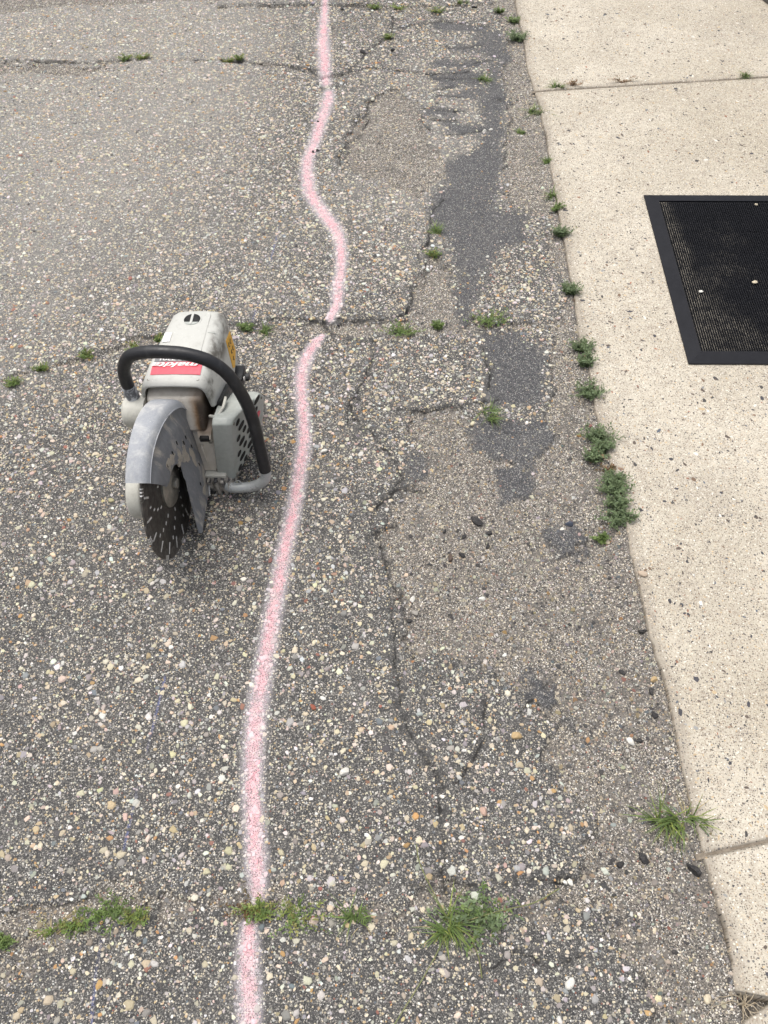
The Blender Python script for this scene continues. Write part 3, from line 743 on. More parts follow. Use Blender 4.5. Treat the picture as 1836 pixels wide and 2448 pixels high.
def radial_bar(name, r0, r1, a, w, mat, par, y=.0020, da=0.0):
    c, s = math.cos(a), math.sin(a); c2, s2 = math.cos(a + da), math.sin(a + da)
    V = []
    for yy in (-y, y):
        for r, (cc, ss) in ((r0, (c, s)), (r1, (c2, s2))):
            for q in (-w, w): V.append((r * cc - q * ss, yy, HZ + r * ss + q * cc))
    return pyobj(name, V, [(0, 1, 3, 2), (4, 6, 7, 5), (0, 2, 6, 4), (1, 5, 7, 3), (0, 4, 5, 1), (2, 3, 7, 6)], mat, par)


for sgi in range(NS):
    a = 2 * math.pi * sgi / NS
    radial_bar('slot_glint', .132, .158, a, .0022, M_bright, blade, .0021, .03)
    if sgi % 2 == 0:
        for q in (.2, .32, .44): radial_bar('groove', .160, .1702, a + .349 * q, .0015, M_bright, blade, .0021)
for sp in range(9):
    a0 = 2 * math.pi * sp / 9 + .12
    for j, r in enumerate((.068, .086, .104, .122)):
        radial_bar('hole_glint', r, r + .0085, a0 + .13 * j, .0021, M_bright, blade, .0017)

# flange and nut
fl = lathe('flange', [(.012, .0014), (.054, .0014), (.054, .006), (.050, .0095), (.030, .0105), (.026, .013), (.010, .013)], (0, HZ), M_flange, saw, 40)
extrude_poly('nut', [(.013 * math.cos(i * math.pi / 3 + .2), HZ + .013 * math.sin(i * math.pi / 3 + .2)) for i in range(6)], 1, .0125, .022, M_flange, fl, .0012)

# guard: rim swept round the hub, side plate, inner plate
GA0, GA1, GR = math.radians(53), math.radians(243), .186
prof = [(-.028, .150), (-.028, GR - .006), (-.026, GR - .001), (-.022, GR), (.000, GR), (.007, GR - .0015), (.0125, GR - .005), (.0165, GR - .0100), (.0195, GR - .018), (.017, GR - .018), (.0135, GR - .0105), (.009, GR - .0055), (-.001, GR - .0025), (-.022, GR - .0025), (-.0255, GR - .007), (-.0255, .150)]
def spread(a): return .013 * float(sstep(math.radians(62), math.radians(135), a)) + .014 * max(0, ((a - GA0) / (GA1 - GA0) - .66) / .34) ** 1.6
V, F = [], []; na = 64; npf = len(prof)
for i in range(na + 1):
    a = GA0 + (GA1 - GA0) * i / na
    spl = spread(a)
    for y, r in prof: V.append((r * math.cos(a), y + spl * (1 if y > 0 else .2), HZ + r * math.sin(a)))
for i in range(na):
    for k in range(npf): F.append((i * npf + k, i * npf + (k + 1) % npf, (i + 1) * npf + (k + 1) % npf, (i + 1) * npf + k))
F += [tuple(range(npf)), tuple(range(na * npf, na * npf + npf))]
guard = pyobj('blade_guard', V, F, M_alu, saw, smooth=True)
guard['label'] = 'light grey curved metal blade guard'
# side plate
ro = GR - .0165
inner = [(.066, .250), (.052, .226), (.030, .220), (.010, .226), (-.006, .228), (-.020, .216), (-.026, .196), (-.020, .170), (-.008, .140), (.002, .105), (.012, .070), (.026, .030), (.030, .016)]
outer = [(ro * math.cos(a), HZ + ro * math.sin(a)) for a in np.linspace(GA0, GA1 + .05, 44)]
loop = outer + [(-.045, .012), (.0, .006)] + inner[::-1]
# triangulate by pairing inner/outer (a curved strip with relief)
no = 60
def resample(P, n):
    P = np.array(P); d = np.r_[0, np.cumsum(np.hypot(*np.diff(P, axis=0).T))]; t = np.linspace(0, d[-1], n); return np.stack([np.interp(t, d, P[:, 0]), np.interp(t, d, P[:, 1])], 1)
OO = resample(outer + [(-.045, .012), (.0, .006), (.026, .010)], no); II = resample(inner, no); V, F = [], []; nl = 9
for side in (0, 1):
    for i in range(no):
        for j in range(nl):
            t = j / (nl - 1); p = OO[i] * (1 - t) + II[i] * t
            low = max(0, (.15 - p[1]) / .15); ang_ = math.atan2(p[1] - HZ, p[0])
            ag_ = ang_ if ang_ > -.6 else ang_ + 2 * math.pi
            y = .0188 + .004 * low ** 1.6 + min(spread(ag_), .019) * (1 - .35 * t) + .0075 * math.sin(min(1, max(0, (t - .10) / .45)) * math.pi / 2) - .0030 * math.exp(-((t - .09) / .05) ** 2)
            y += .0030 * math.exp(-((p[0] + .062) / .006) ** 2) * (1 if .22 < p[1] < .33 else 0)
            y += .0022 * math.exp(-(((p[0] + .03) / .03) ** 2 + ((p[1] - .24) / .03) ** 2))
            if j == nl - 1: y -= .003
            V.append((p[0], y - .0018 * side, p[1]))
g = lambda s, i, j: s * no * nl + i * nl + j
for i in range(no - 1):
    for j in range(nl - 1):
        F += [(g(0, i, j), g(0, i, j + 1), g(0, i + 1, j + 1), g(0, i + 1, j)), (g(1, i, j), g(1, i + 1, j), g(1, i + 1, j + 1), g(1, i, j + 1))]
    F += [(g(0, i, 0), g(0, i + 1, 0), g(1, i + 1, 0), g(1, i, 0)), (g(0, i, nl - 1), g(1, i, nl - 1), g(1, i + 1, nl - 1), g(0, i + 1, nl - 1))]
for i in (0, no - 1):
    for j in range(nl - 1): F.append((g(0, i, j), g(1, i, j), g(1, i, j + 1), g(0, i, j + 1)))
plate = pyobj('side_plate', V, F, M_face, guard, smooth=True)
plate['label'] = 'smoked grey side of the blade guard smeared with dried slurry'
PV = np.array(V[:no * nl])
def plate_y(x, z):
    d = (PV[:, 0] - x) ** 2 + (PV[:, 2] - z) ** 2; i = np.argsort(d)[:4]; w = 1 / (d[i] + 1e-7); return float((PV[i, 1] * w).sum() / w.sum())
tube('rim_bead', [((GR - .0185) * math.cos(a), .0200 + spread(a), HZ + (GR - .0185) * math.sin(a)) for a in np.linspace(GA0, GA1, 50)], .0011, M_alu, guard, 6)
# dark slots in the plate and dried slurry
for (x, z) in [(-.062, .236), (-.086, .226), (-.040, .262), (-.098, .180), (-.012, .262), (-.094, .118), (-.060, .088), (.022, .262)]:
    p = [(x + .0022 * math.cos(q) , z + .0065 * math.sin(q)) for q in np.linspace(0, 2 * math.pi, 10, endpoint=False)]
    dy_ = plate_y(x, z); extrude_poly('vent_slot', p, 1, dy_ - .004, dy_ + .0009, M_dark, plate)
rs = np.random.default_rng(3)
for (x, z, a, b, rot) in [(-.055, .205, .014, .030, -.15), (-.030, .225, .010, .022, .1), (.006, .252, .020, .020, .5), (-.085, .160, .010, .026, .1), (-.070, .055, .018, .010, .3)]:
    low = max(0, (.15 - z) / .15); p = []
    for q in np.linspace(0, 2 * math.pi, 26, endpoint=False):
        k = 1 + .22 * math.sin(3 * q + x * 90) + .14 * rs.normal()
        u_, w_ = a * k * math.cos(q), b * k * math.sin(q); p.append((x + u_ * math.cos(rot) - w_ * math.sin(rot), z + u_ * math.sin(rot) + w_ * math.cos(rot)))
    dy_ = plate_y(x, z); pl_ = [(u_, plate_y(u_, w_) + .0006, w_) for u_, w_ in p] + [(u_, plate_y(u_, w_) - .003, w_) for u_, w_ in p] + [(x, dy_ + .0011, z)]; n_ = len(p)
    pyobj('slurry_patch', pl_, [(i, (i + 1) % n_, 2 * n_) for i in range(n_)] + [(i, (i + 1) % n_, n_ + (i + 1) % n_, n_ + i) for i in range(n_)], M_mudp, plate, smooth=True)

# arm that carries the blade, on the far side of the guard
armp = [(.032 + .062 * math.cos(a), .185 + .062 * math.sin(a)) for a in np.linspace(-1.45, 1.45, 16)] + [(-.06, .240), (-.14, .226), (-.24, .19), (-.26, .10), (-.10, .115)]
arm = extrude_poly('belt_arm', armp, 1, -.064, -.031, M_arm, saw, .006, 3)
hub2 = lathe('belt_drum', [(.01, -.112), (.030, -.112), (.036, -.106), (.036, -.060), (.02, -.060)], (-.152, .236), M_arm, saw, 30)
lathe('hub_cap', [(.005, -.072), (.030, -.072), (.034, -.070), (.034, -.064), (.01, -.064)], (.03, .185), M_arm, arm, 28)

# engine block and muffler
box('engine_block', (-.40, -.060, .030), (-.205, .084, .235), M_black, saw, .008)
muf = pyobj('muffler', *(lambda xs: (xs[0], xs[1]))((
    [(-.215, -.060, .170), (-.215, .076, .170), (-.215, .076, .285), (-.215, -.060, .285), (-.124, -.056, .200), (-.126, .070, .198), (-.158, .070, .274), (-.158, -.056, .274)],
    [(0, 1, 2, 3), (4, 7, 6, 5), (0, 4, 5, 1), (1, 5, 6, 2), (2, 6, 7, 3), (3, 7, 4, 0)])), M_muff, saw, bevel=.008, segs=3)
muf['label'] = 'heat stained beige muffler under the cover'
ex = lathe('exhaust_outlet', [(.004, .036), (.018, .036), (.020, .038), (.020, .070), (.006, .070)], (-.165, .182), M_scorch, muf, 20)
pyobj('outlet_hood', [(-.128, .046, .196), (-.128, .082, .196), (-.170, .086, .212), (-.170, .042, .212), (-.116, .050, .180), (-.116, .078, .180), (-.170, .082, .184), (-.170, .046, .184)], [(0, 1, 2, 3), (4, 7, 6, 5), (0, 4, 5, 1), (1, 5, 6, 2), (2, 6, 7, 3), (3, 7, 4, 0)], M_muff, muf, bevel=.003)
box('outlet_mouth', (-.135, .053, .1765), (-.1135, .075, .189), M_dark, muf, .002)
sh = hexa('heat_shield', [(-.118, .004, .062), (-.118, .076, .060), (-.19, .080, .060), (-.19, .004, .062), (-.136, .024, .182), (-.136, .094, .190), (-.20, .094, .200), (-.20, .020, .190)], M_muff, saw, .007, 3)
box('shield_rib', (-.140, .046, .085), (-.1195, .051, .150), M_muff, sh, .0025)
box('shield_flange', (-.165, .002, .050), (-.106, .088, .060), M_arm, saw, .003)
for (y, z) in ((.076, .068), (.082, .172)): lathe('bolt', [(.001, 0), (.005, 0), (.005, .004), (.001, .004)], (0, 0), M_flange, sh, 8).matrix_local = Matrix.Translation((-.116, y - .006, z)) @ Matrix.Rotation(math.radians(90), 4, 'Z')

# top cover: sloping hood with skirts
def ring(x, zt, y0, y1, zl, zr, r=.0135):
    pts = [(y0 - .006, zl), (y0 - .001, zt - r * 1.1), (y0 + .004, zt - r * .42), (y0 + r * .9, zt), (y0 + r * 2.2, zt + .0015), ((y0 + y1) / 2, zt + .003), (y1 - r * 2.2, zt + .0015), (y1 - r * .9, zt), (y1 - .003, zt - r * .45), (y1 + .002, zt - r * 1.2), (y1 + .007, zr)]
    return [(x, y, z) for y, z in pts]
rings = [ring(-.168, .302, -.062, .080, .268, .240), ring(-.174, .3065, -.064, .083, .258, .232), ring(-.21, .310, -.061, .086, .238, .214), ring(-.275, .312, -.053, .088, .215, .190), ring(-.34, .311, -.044, .088, .200, .168), ring(-.395, .308, -.037, .086, .195, .175), ring(-.408, .302, -.033, .083, .195, .185), ring(-.413, .291, -.030, .080, .195, .190)]
V = [p for r_ in rings for p in r_]; nr_ = len(rings[0]); F = []
for i in range(len(rings) - 1):
    for k in range(nr_ - 1): F.append((i * nr_ + k, i * nr_ + k + 1, (i + 1) * nr_ + k + 1, (i + 1) * nr_ + k))
nb_ = len(V); V2 = []
for (x, y, z) in V: V2.append((x * .985 - .003 if x > -.2 else x + .003, y * .94 + .0014, z - .004))
F2 = [tuple(nb_ + k for k in f[::-1]) for f in F]
F3 = []
for i in range(len(rings) - 1):
    for k in (0, nr_ - 1): F3.append((i * nr_ + k, (i + 1) * nr_ + k, nb_ + (i + 1) * nr_ + k, nb_ + i * nr_ + k))
for k in range(nr_ - 1):
    F3 += [(k, k + 1, nb_ + k + 1, nb_ + k)]
F3.append(tuple((len(rings) - 1) * nr_ + k for k in range(nr_)))
cover = pyobj('top_cover', V + V2, F + F2 + F3, M_cover, saw, smooth=True)
cover['label'] = 'pale grey top cover with red label'


def ztop(x): return float(np.interp(-x, [.168, .174, .21, .275, .34, .395, .408], [.302, .3065, .310, .312, .311, .308, .302])) + .0022


def patch(name, x0, x1, y0, y1, mat, par, up=.0012, th=.0006, cr=.002):
    V, F = [], []; nn = 7; mm = 5
    for s in (0, 1):
        for i in range(nn):
            for j in range(mm):
                x = x0 + (x1 - x0) * i / (nn - 1); y = y0 + (y1 - y0) * j / (mm - 1); yc = (y - .015) / .070
                V.append((x, y, ztop(x) + .0008 - .0030 * abs(yc) ** 2.2 + up - th * s))
    f = lambda s, i, j: s * nn * mm + i * mm + j
    for i in range(nn - 1):
        for j in range(mm - 1):
            F += [(f(0, i, j), f(0, i, j + 1), f(0, i + 1, j + 1), f(0, i + 1, j)), (f(1, i, j), f(1, i + 1, j), f(1, i + 1, j + 1), f(1, i, j + 1))]
    for i in range(nn - 1):
        F += [(f(0, i, 0), f(0, i + 1, 0), f(1, i + 1, 0), f(1, i, 0)), (f(0, i, mm - 1), f(1, i, mm - 1), f(1, i + 1, mm - 1), f(0, i + 1, mm - 1))]
    for j in range(mm - 1):
        F += [(f(0, 0, j), f(1, 0, j), f(1, 0, j + 1), f(0, 0, j + 1)), (f(0, nn - 1, j), f(0, nn - 1, j + 1), f(1, nn - 1, j + 1), f(1, nn - 1, j))]
    return pyobj(name, V, F, mat, par)


lid = pyobj('filter_lid', *(lambda P: ([(x, y, z) for (x, y) in P for z in (0,)], []))([]), M_cover, cover) if False else None
# air filter lid: a raised plate with rounded corners
P = []
for cx0, cy0, a0 in ((-.385, .044, 90), (-.385, .000, 180), (-.262, .000, 270), (-.262, .044, 0)):
    for q in range(0, 91, 18): P.append((cx0 + .016 * math.cos(math.radians(a0 + q)), cy0 + .016 * math.sin(math.radians(a0 + q))))
V = [(x, y, ztop(x) - .004) for x, y in P] + [(x, y, ztop(x) + .0022 - .002 * abs((y - .02) / .06) ** 2) for x, y in P] + [(x * .985 - .0048, (y - .015) * .94 + .015, ztop(x) + .0030 - .002 * abs((y - .02) / .06) ** 2) for x, y in P]
n_ = len(P); F = [(i, (i + 1) % n_, n_ + (i + 1) % n_, n_ + i) for i in range(n_)] + [(n_ + i, n_ + (i + 1) % n_, 2 * n_ + (i + 1) % n_, 2 * n_ + i) for i in range(n_)]
V.append((-.323, .015, ztop(-.323) + .0036)); F += [(2 * n_ + i, 2 * n_ + (i + 1) % n_, 3 * n_) for i in range(n_)]
lid = pyobj('filter_lid', V, F, M_cover, cover, smooth=True)
# round knob recess in the lid: rim, dark well, bar
zc = ztop(-.368) + .0032
def disc(name, cx0, cy0, rx, ry, z0, z1, mat, par, half=None, bevel=.0006):
    qs = np.linspace(0, 2 * math.pi, 28, endpoint=False) if half is None else np.linspace(half[0], half[1], 18)
    return extrude_poly(name, [(cx0 + rx * math.cos(q), cy0 + ry * math.sin(q)) for q in qs], 2, z0, z1, mat, par, bevel)
disc('recess_rim', -.368, .020, .0225, .0225, zc - .004, zc + .0004, M_cover, lid)
disc('knob_well', -.3685, .020, .0185, .0195, zc - .004, zc + .0010, M_dark, lid)
disc('knob_step', -.3605, .020, .0105, .0165, zc - .004, zc + .0019, M_starter, lid, (-1.45, 1.45))
box('knob_bar', (-.386, .0165, zc), (-.352, .0225, zc + .0034), M_cover, lid, .0012)
patch('cover_seam', -.3265, -.3285, .064, .0835, M_starter, cover, .0002)
patch('white_sticker', -.296, -.326, -.037, -.0195, M_white, cover, .0010)
rl = patch('red_label', -.196, -.232, -.044, .070, M_red, cover)
gl = patch('grey_label', -.2325, -.254, -.042, .070, M_grey, cover)


def text(name, body, size, loc, mat, par, shear=0., off=0., sx=1.0, rz=0.0):
    cu = bpy.data.curves.new(name, 'FONT'); cu.body = body; cu.size = size; cu.shear = shear; cu.offset = off; cu.align_x = 'CENTER'; cu.align_y = 'CENTER'; cu.extrude = .0003
    t = bpy.data.objects.new(name, cu); COL.objects.link(t); dg = bpy.context.evaluated_depsgraph_get(); dg.update()
    me = bpy.data.meshes.new_from_object(t.evaluated_get(dg)); bpy.data.objects.remove(t)
    me.materials.clear(); o = link(name, me, mat, par)
    return o, sx


o, s_ = text('logo_text', 'makita', .040, None, M_white, rl, .35, .0009, 1)
o.matrix_local = Matrix.Translation((-.2225, .012, ztop(-.223) + .0030)) @ Matrix(((0, 1, 0, 0), (-1, 0, 0, 0), (0, 0, 1, 0), (0, 0, 0, 1))) @ Matrix.Diagonal((1.02, .50, 1, 1))
o, s_ = text('model_text', 'DPC 7301', .019, None, M_white, gl, 0, .0005)
o.matrix_local = Matrix.Translation((-.2395, .010, ztop(-.24) + .0030)) @ Matrix(((0, 1, 0, 0), (-1, 0, 0, 0), (0, 0, 1, 0), (0, 0, 0, 1))) @ Matrix.Diagonal((1.05, .62, 1, 1))
# yellow sticker on the side of the cover
def sidey(x, z):  # outer face of the skirt
    zt = ztop(x); lo_ = float(np.interp(-x, [.16, .27, .34, .41], [.232, .190, .168, .19])); y1 = float(np.interp(-x, [.16, .27, .34, .395], [.082, .088, .088, .086]))
    t = np.clip((zt - .026 - z) / (zt - .026 - lo_), 0, 1); return y1 + .002 + .005 * t
st = [(-.352, .262), (-.398, .250), (-.392, .192), (-.352, .176), (-.338, .186)]
V = [(x, sidey(x, z) + .0016, z) for x, z in st] + [(x, sidey(x, z) + .0004, z) for x, z in st]; n_ = len(st)
ys = pyobj('yellow_sticker', V, [tuple(range(n_)), tuple(range(2 * n_ - 1, n_ - 1, -1))] + [(i, (i + 1) % n_, n_ + (i + 1) % n_, n_ + i) for i in range(n_)], M_yellow, cover)
for (x, z, w) in ((-.360, .240, .006), (-.376, .236, .007), (-.362, .216, .005), (-.378, .212, .006), (-.360, .196, .005)):
    pth = [(x + .004 * math.cos(q * 2.1), sidey(x, z) + .0022, z + w * math.sin(q)) for q in np.linspace(-1.4, 1.9, 7)]
    tube('sticker_mark', pth, .0008, M_ink, ys, 6)

# carburettor filter between cover and starter, cables and switch
hexa('filter_box', [(-.17, .086, .150), (-.17, .108, .150), (-.28, .112, .140), (-.28, .080, .140), (-.186, .086, .226), (-.180, .106, .244), (-.27, .108, .216), (-.27, .086, .2)], M_black, saw, .006)
tube('spark_lead', smooth_path([(-.15, .080, .225), (-.145, .100, .232), (-.165, .112, .240), (-.20, .110, .232)], 5), .0035, M_arm, saw, 8)
sw = box('throttle_bracket', (-.385, .080, .120), (-.335, .110, .150), M_black, saw, .005)
lathe('choke_knob', [(.003, .110), (.009, .110), (.010, .113), (.010, .118), (.008, .121), (.003, .121)], (-.362, .130), M_black, sw, 16)
lathe('screw', [(.001, .112), (.006, .112), (.006, .114), (.001, .114)], (-.345, .142), M_bright, sw, 10)

# starter housing with rows of vents
sp_ = [(-.116, .026), (-.114, .236), (-.128, .244), (-.190, .222), (-.262, .186), (-.285, .150), (-.275, .075), (-.235, .026)]
def flare(x): return .30 * (-.12 - x)
V = []
for y, sc in ((.078, 1.0), (.112, 1.0), (.124, .94)):
    for (x, z) in sp_:
        cx0, cz0 = -.19, .14; lean_ = .016 * (z - .14) / .1
        V.append((cx0 + (x - cx0) * sc, y + lean_ + (flare(x) if y > .1 else 0), cz0 + (z - cz0) * sc))
n_ = len(sp_); F = [tuple(range(n_)), tuple(range(2 * n_, 3 * n_))] + [(l * n_ + i, l * n_ + (i + 1) % n_, (l + 1) * n_ + (i + 1) % n_, (l + 1) * n_ + i) for l in (0, 1) for i in range(n_)]
starter = pyobj('starter_housing', V, F, M_starter, saw, bevel=.004, segs=3)
starter['label'] = 'grey green starter housing with rows of vents'
def stadium(x, z, w, h): 
    r = min(w, h) * .5; P = []
    for cx0, cz0, a0 in ((w / 2 - r, h / 2 - r, 0), (-w / 2 + r, h / 2 - r, 90), (-w / 2 + r, -h / 2 + r, 180), (w / 2 - r, -h / 2 + r, 270)):
        for q in (0, 30, 60, 90): P.append((x + cx0 + r * math.cos(math.radians(a0 + q)), z + cz0 + r * math.sin(math.radians(a0 + q))))
    return P
def on_starter(P, d): return [(x, .124 + .016 * ((z - .14) / .94) / .1 + flare(-.19 + (x + .19) / .94) + d, z) for x, z in P]
def vent(x, z, w, h):
    for nm, ww, hh, d, m in (('vent_rim', w, h, .0010, M_starter), ('vent_opening', w - .0045, h - .004, .0017, M_dark)):
        P = stadium(x, z, ww, hh); V = on_starter(P, d) + on_starter(P, -.004); n_ = len(P)
        par = starter if nm == 'vent_rim' else par_rim
        ob = pyobj(nm, V, [tuple(range(n_)), tuple(range(2 * n_ - 1, n_ - 1, -1))] + [(i, (i + 1) % n_, n_ + (i + 1) % n_, n_ + i) for i in range(n_)], m, par)
        par_rim = ob
for j, z in enumerate((.212, .184, .156, .128, .100, .072, .046)):
    ws = (.022, .022, .022, .022, .022) if j % 2 == 0 else (.032, .032, .032)
    x = -.132 if j % 2 == 0 else -.142
    for w in ws:
        ztop_ = float(np.interp(-x, [.13, .19, .26, .285], [.236, .214, .182, .150])) - .016
        if x - w > -.266 and z < ztop_: vent(x - w / 2, z, w, .0225)
        x -= w + .007
P = stadium(-.238, .128, .024, .022); V = on_starter(P, .0024) + on_starter(P, .0003); n_ = len(P)
pyobj('red_badge', V, [tuple(range(n_)), tuple(range(2 * n_ - 1, n_ - 1, -1))] + [(i, (i + 1) % n_, n_ + (i + 1) % n_, n_ + i) for i in range(n_)], M_red, starter)

for (x, z) in ((-.128, .225), (-.128, .042), (-.262, .165)):
    y_ = on_starter([(x, z)], 0)[0][1]; lathe('screw', [(.001, y_ - .002), (.0042, y_ - .002), (.0042, y_ + .0012), (.003, y_ + .0018), (.001, y_ + .0012)], (x, z), M_flange, starter, 10)
for y in (-.046, .066):
    o = lathe('screw', [(.001, 0), (.0038, 0), (.0038, .0014), (.001, .0010)], (0, 0), M_flange, cover, 10); o.matrix_local = Matrix.Translation((-.184, y, ztop(-.184) - .0030)) @ Matrix.Rotation(math.radians(90), 4, 'X')
# foot with fins
foot = box('base_foot', (-.30, -.050, -.003), (-.104, .090, .050), M_mud, saw, .006)
for y in (.042, .058, .074): 
    hexa('foot_fin', [(-.100, y, -.010), (-.100, y + .008, -.010), (-.20, y + .008, -.006), (-.20, y, -.006), (-.094, y, .050), (-.094, y + .008, .050), (-.20, y + .007, .054), (-.20, y, .054)], M_foot, foot, .002)
hexa('foot_clamp', [(-.13, .082, .004), (-.085, .094, .004), (-.16, .105, .004), (-.18, .084, .004), (-.13, .082, .040), (-.088, .092, .040), (-.16, .105, .040), (-.18, .084, .040)], M_foot, foot, .004)
tube('wire_clip', smooth_path([(-.098, .104, .040), (-.100, .116, .050), (-.102, .124, .036), (-.102, .122, .008), (-.100, .108, .004), (-.098, .102, .012)], 5), .0011, M_tube, foot, 6)
# fuel tank and rear handle behind the cover
box('fuel_tank', (-.43, -.055, .012), (-.28, .080, .14), M_starter, saw, .012, 3)
tube('rear_handle', smooth_path([(-.40, .015, .150), (-.46, .015, .165), (-.50, .015, .14), (-.515, .015, .09), (-.49, .015, .045), (-.42, .015, .035)], 6), .016, M_black, saw, 12)
# loop handle
hp = [(-.162, -.086, .252), (-.165, -.088, .268), (-.168, -.090, .305), (-.170, -.085, .352), (-.168, -.059, .395), (-.163, -.013, .413), (-.160, .038, .415), (-.160, .076, .408), (-.160, .117, .388), (-.157, .149, .350), (-.150, .170, .288), (-.140, .181, .222), (-.122, .185, .145), (-.106, .189, .082)]
sp1 = smooth_path(hp, 6)
hd = tube('loop_handle', sp1, .0142, M_rubber, saw, 18)
hd['label'] = 'black rubber covered loop handle'
tube('worn_sleeve', sp1[:13], [.0142 + .0007] * 13, M_rubworn, hd, 18)
tube('bare_end', smooth_path([(-.108, .189, .092), (-.104, .189, .072), (-.100, .180, .050), (-.099, .150, .029), (-.099, .102, .022), (-.105, .085, .022)], 6), .0125, M_tube, hd, 16)

# ------------------------------------------------------------------ door mat
def mat_mats():
    k = NT('mat_rubber'); n2 = k.noise(60, 4, .6); n1 = k.noise(5, 3, .6)
    border = k.fin(k.mix(k.mr(n2, .3, .75, 0, .5), (.007, .0074, .0105), (.013, .0135, .018)), k.mr(n1, .3, .7, .5, .68), 0, k.bump(k.noise(500, 2), .12, .0006), .22)
    k = NT('mat_nubs'); nub = k.fin(k.mix(k.noise(40, 2), (.006, .0065, .009), (.014, .0145, .019)), .5, 0, None, .3)
    k = NT('mat_floor_dust')
    s = k.n('ShaderNodeSeparateXYZ'); k.l(k.co, s.inputs[0])
    d = k.math('SUBTRACT', k.mr(k.noise(6, 5, .65), .25, .75), k.math('MULTIPLY', k.math('SUBTRACT', k.math('ADD', s.outputs[0], k.math('MULTIPLY', s.outputs[1], .55)), .22), 2.0))
    d = k.math('ADD', d, k.mr(s.outputs[0], .10, .045, 0, .9))
    f = k.math('MULTIPLY', k.mr(d, -.05, .75), k.mr(k.noise(55, 4, .7), .34, .60, .15, 1))
    fl = k.fin(k.mix(f, (.006, .006, .008), (.27, .245, .20)), .8)
    return border, nub, fl
M_border, M_nub, M_floor = mat_mats()
mz = ZC + .0015
mc = [U(1487, 787, mz), U(1393, 423, mz)]
mat = link('door_mat', None); mat.location = (mc[0][0], mc[0][1], mz)
dirv = mc[1] - mc[0]; mlen = math.hypot(dirv[0], dirv[1]); mang = math.atan2(-dirv[0], dirv[1])
mat.rotation_euler = (0, 0, mang + math.radians(.3)); mwid = .92
tag(mat, 'black rubber door mat with a smooth border lying on the concrete', 'door mat')
bw = .040
def frame_side(name, a, b, ia, ib):
    # a-b outer edge, ia-ib inner edge
    V = [(*a, 0), (*b, 0), (*b, .003), (*a, .003), (*ib, .0105), (*ia, .0105), (*ib, 0), (*ia, 0)]
    return pyobj(name, V, [(0, 1, 2, 3), (3, 2, 4, 5), (5, 4, 6, 7), (0, 7, 6, 1), (0, 3, 5, 7), (1, 6, 4, 2)], M_border, mat)
c4 = [(0, 0), (mwid, 0), (mwid, mlen), (0, mlen)]; i4 = [(bw, bw), (mwid - bw, bw), (mwid - bw, mlen - bw), (bw, mlen - bw)]
for i in range(4): frame_side('border_strip', c4[i], c4[(i + 1) % 4], i4[i], i4[(i + 1) % 4])
box('mat_floor', (bw + .0005, bw + .0005, .0008), (mwid - bw - .0005, mlen - bw - .0005, .0050), M_floor, mat, 0)
px_, py_ = .0066, .0052
ux = np.arange(bw + .005, mwid - bw - .003, px_); uy = np.arange(bw + .004, mlen - bw - .003, py_)
NX, NY = np.meshgrid(ux, uy); NX = NX + (np.arange(len(uy)) % 2)[:, None] * px_ * 0.0; nxf, nyf = NX.ravel(), NY.ravel()
nk = len(nxf); hh = .0095 + rng.normal(0, .0004, nk); jx = rng.normal(0, .00025, nk); jy = rng.normal(0, .00025, nk)
base = np.array([(-1, -1, 0), (1, -1, 0), (1, 1, 0), (-1, 1, 0), (-.55, -.55, 1), (.55, -.55, 1), (.55, .55, 1), (-.55, .55, 1)])
VV = np.stack([nxf[:, None] + base[:, 0] * .0024 + jx[:, None] * base[:, 2], nyf[:, None] + base[:, 1] * .0019 + jy[:, None] * base[:, 2], .0048 + base[:, 2] * (hh - .0048)[:, None]], -1).reshape(-1, 3)
bf = np.array([(4, 5, 6, 7), (0, 1, 5, 4), (1, 2, 6, 5), (2, 3, 7, 6), (3, 0, 4, 7)])
nb = link('rubber_nubs', np_mesh('rubber_nubs', VV, (bf[None] + (np.arange(nk) * 8)[:, None, None]).reshape(-1, 4)), M_nub, mat); nb['kind'] = 'stuff'

# grey step just inside the top right corner
stp = U(1638, 2, ZC)
step = extrude_poly('door_step', [(stp[0] + .0, stp[1] + .045), (stp[0] + .030, stp[1] - .030), (stp[0] + .50, stp[1] - .60), (stp[0] + .9, stp[1] - .55), (stp[0] + .9, stp[1] + .9), (stp[0] + .05, stp[1] + .9)], 2, ZC - .001, ZC + .05, worn('step_stone', (.13, .125, .12), (.20, .19, .17), .8), None, .006)
tag(step, 'dark grey step at the far right corner of the concrete', 'step')

# ------------------------------------------------------------------ weeds and grass
def leaf_mat():
    k = NT('weed_leaf'); g = k.n('ShaderNodeNewGeometry')
    c = k.attr('tint').outputs['Color']
    c = k.mix(k.mr(k.noise(160, 2, .5, g.outputs['Position']), .3, .7, 0, .35), c, (.16, .20, .06))
    m = k.fin(c, .55, 0, None, .3)
    k.b.inputs['Subsurface Weight'].default_value = 0.0
    tr = k.n('ShaderNodeBsdfTranslucent'); k.put(tr.inputs[0], c); mx = k.n('ShaderNodeMixShader'); mx.inputs[0].default_value = .28
    k.l(k.b.outputs[0], mx.inputs[1]); k.l(tr.outputs[0], mx.inputs[2]); k.l(mx.outputs[0], k.out.inputs[0]); return m
M_leaf = leaf_mat()


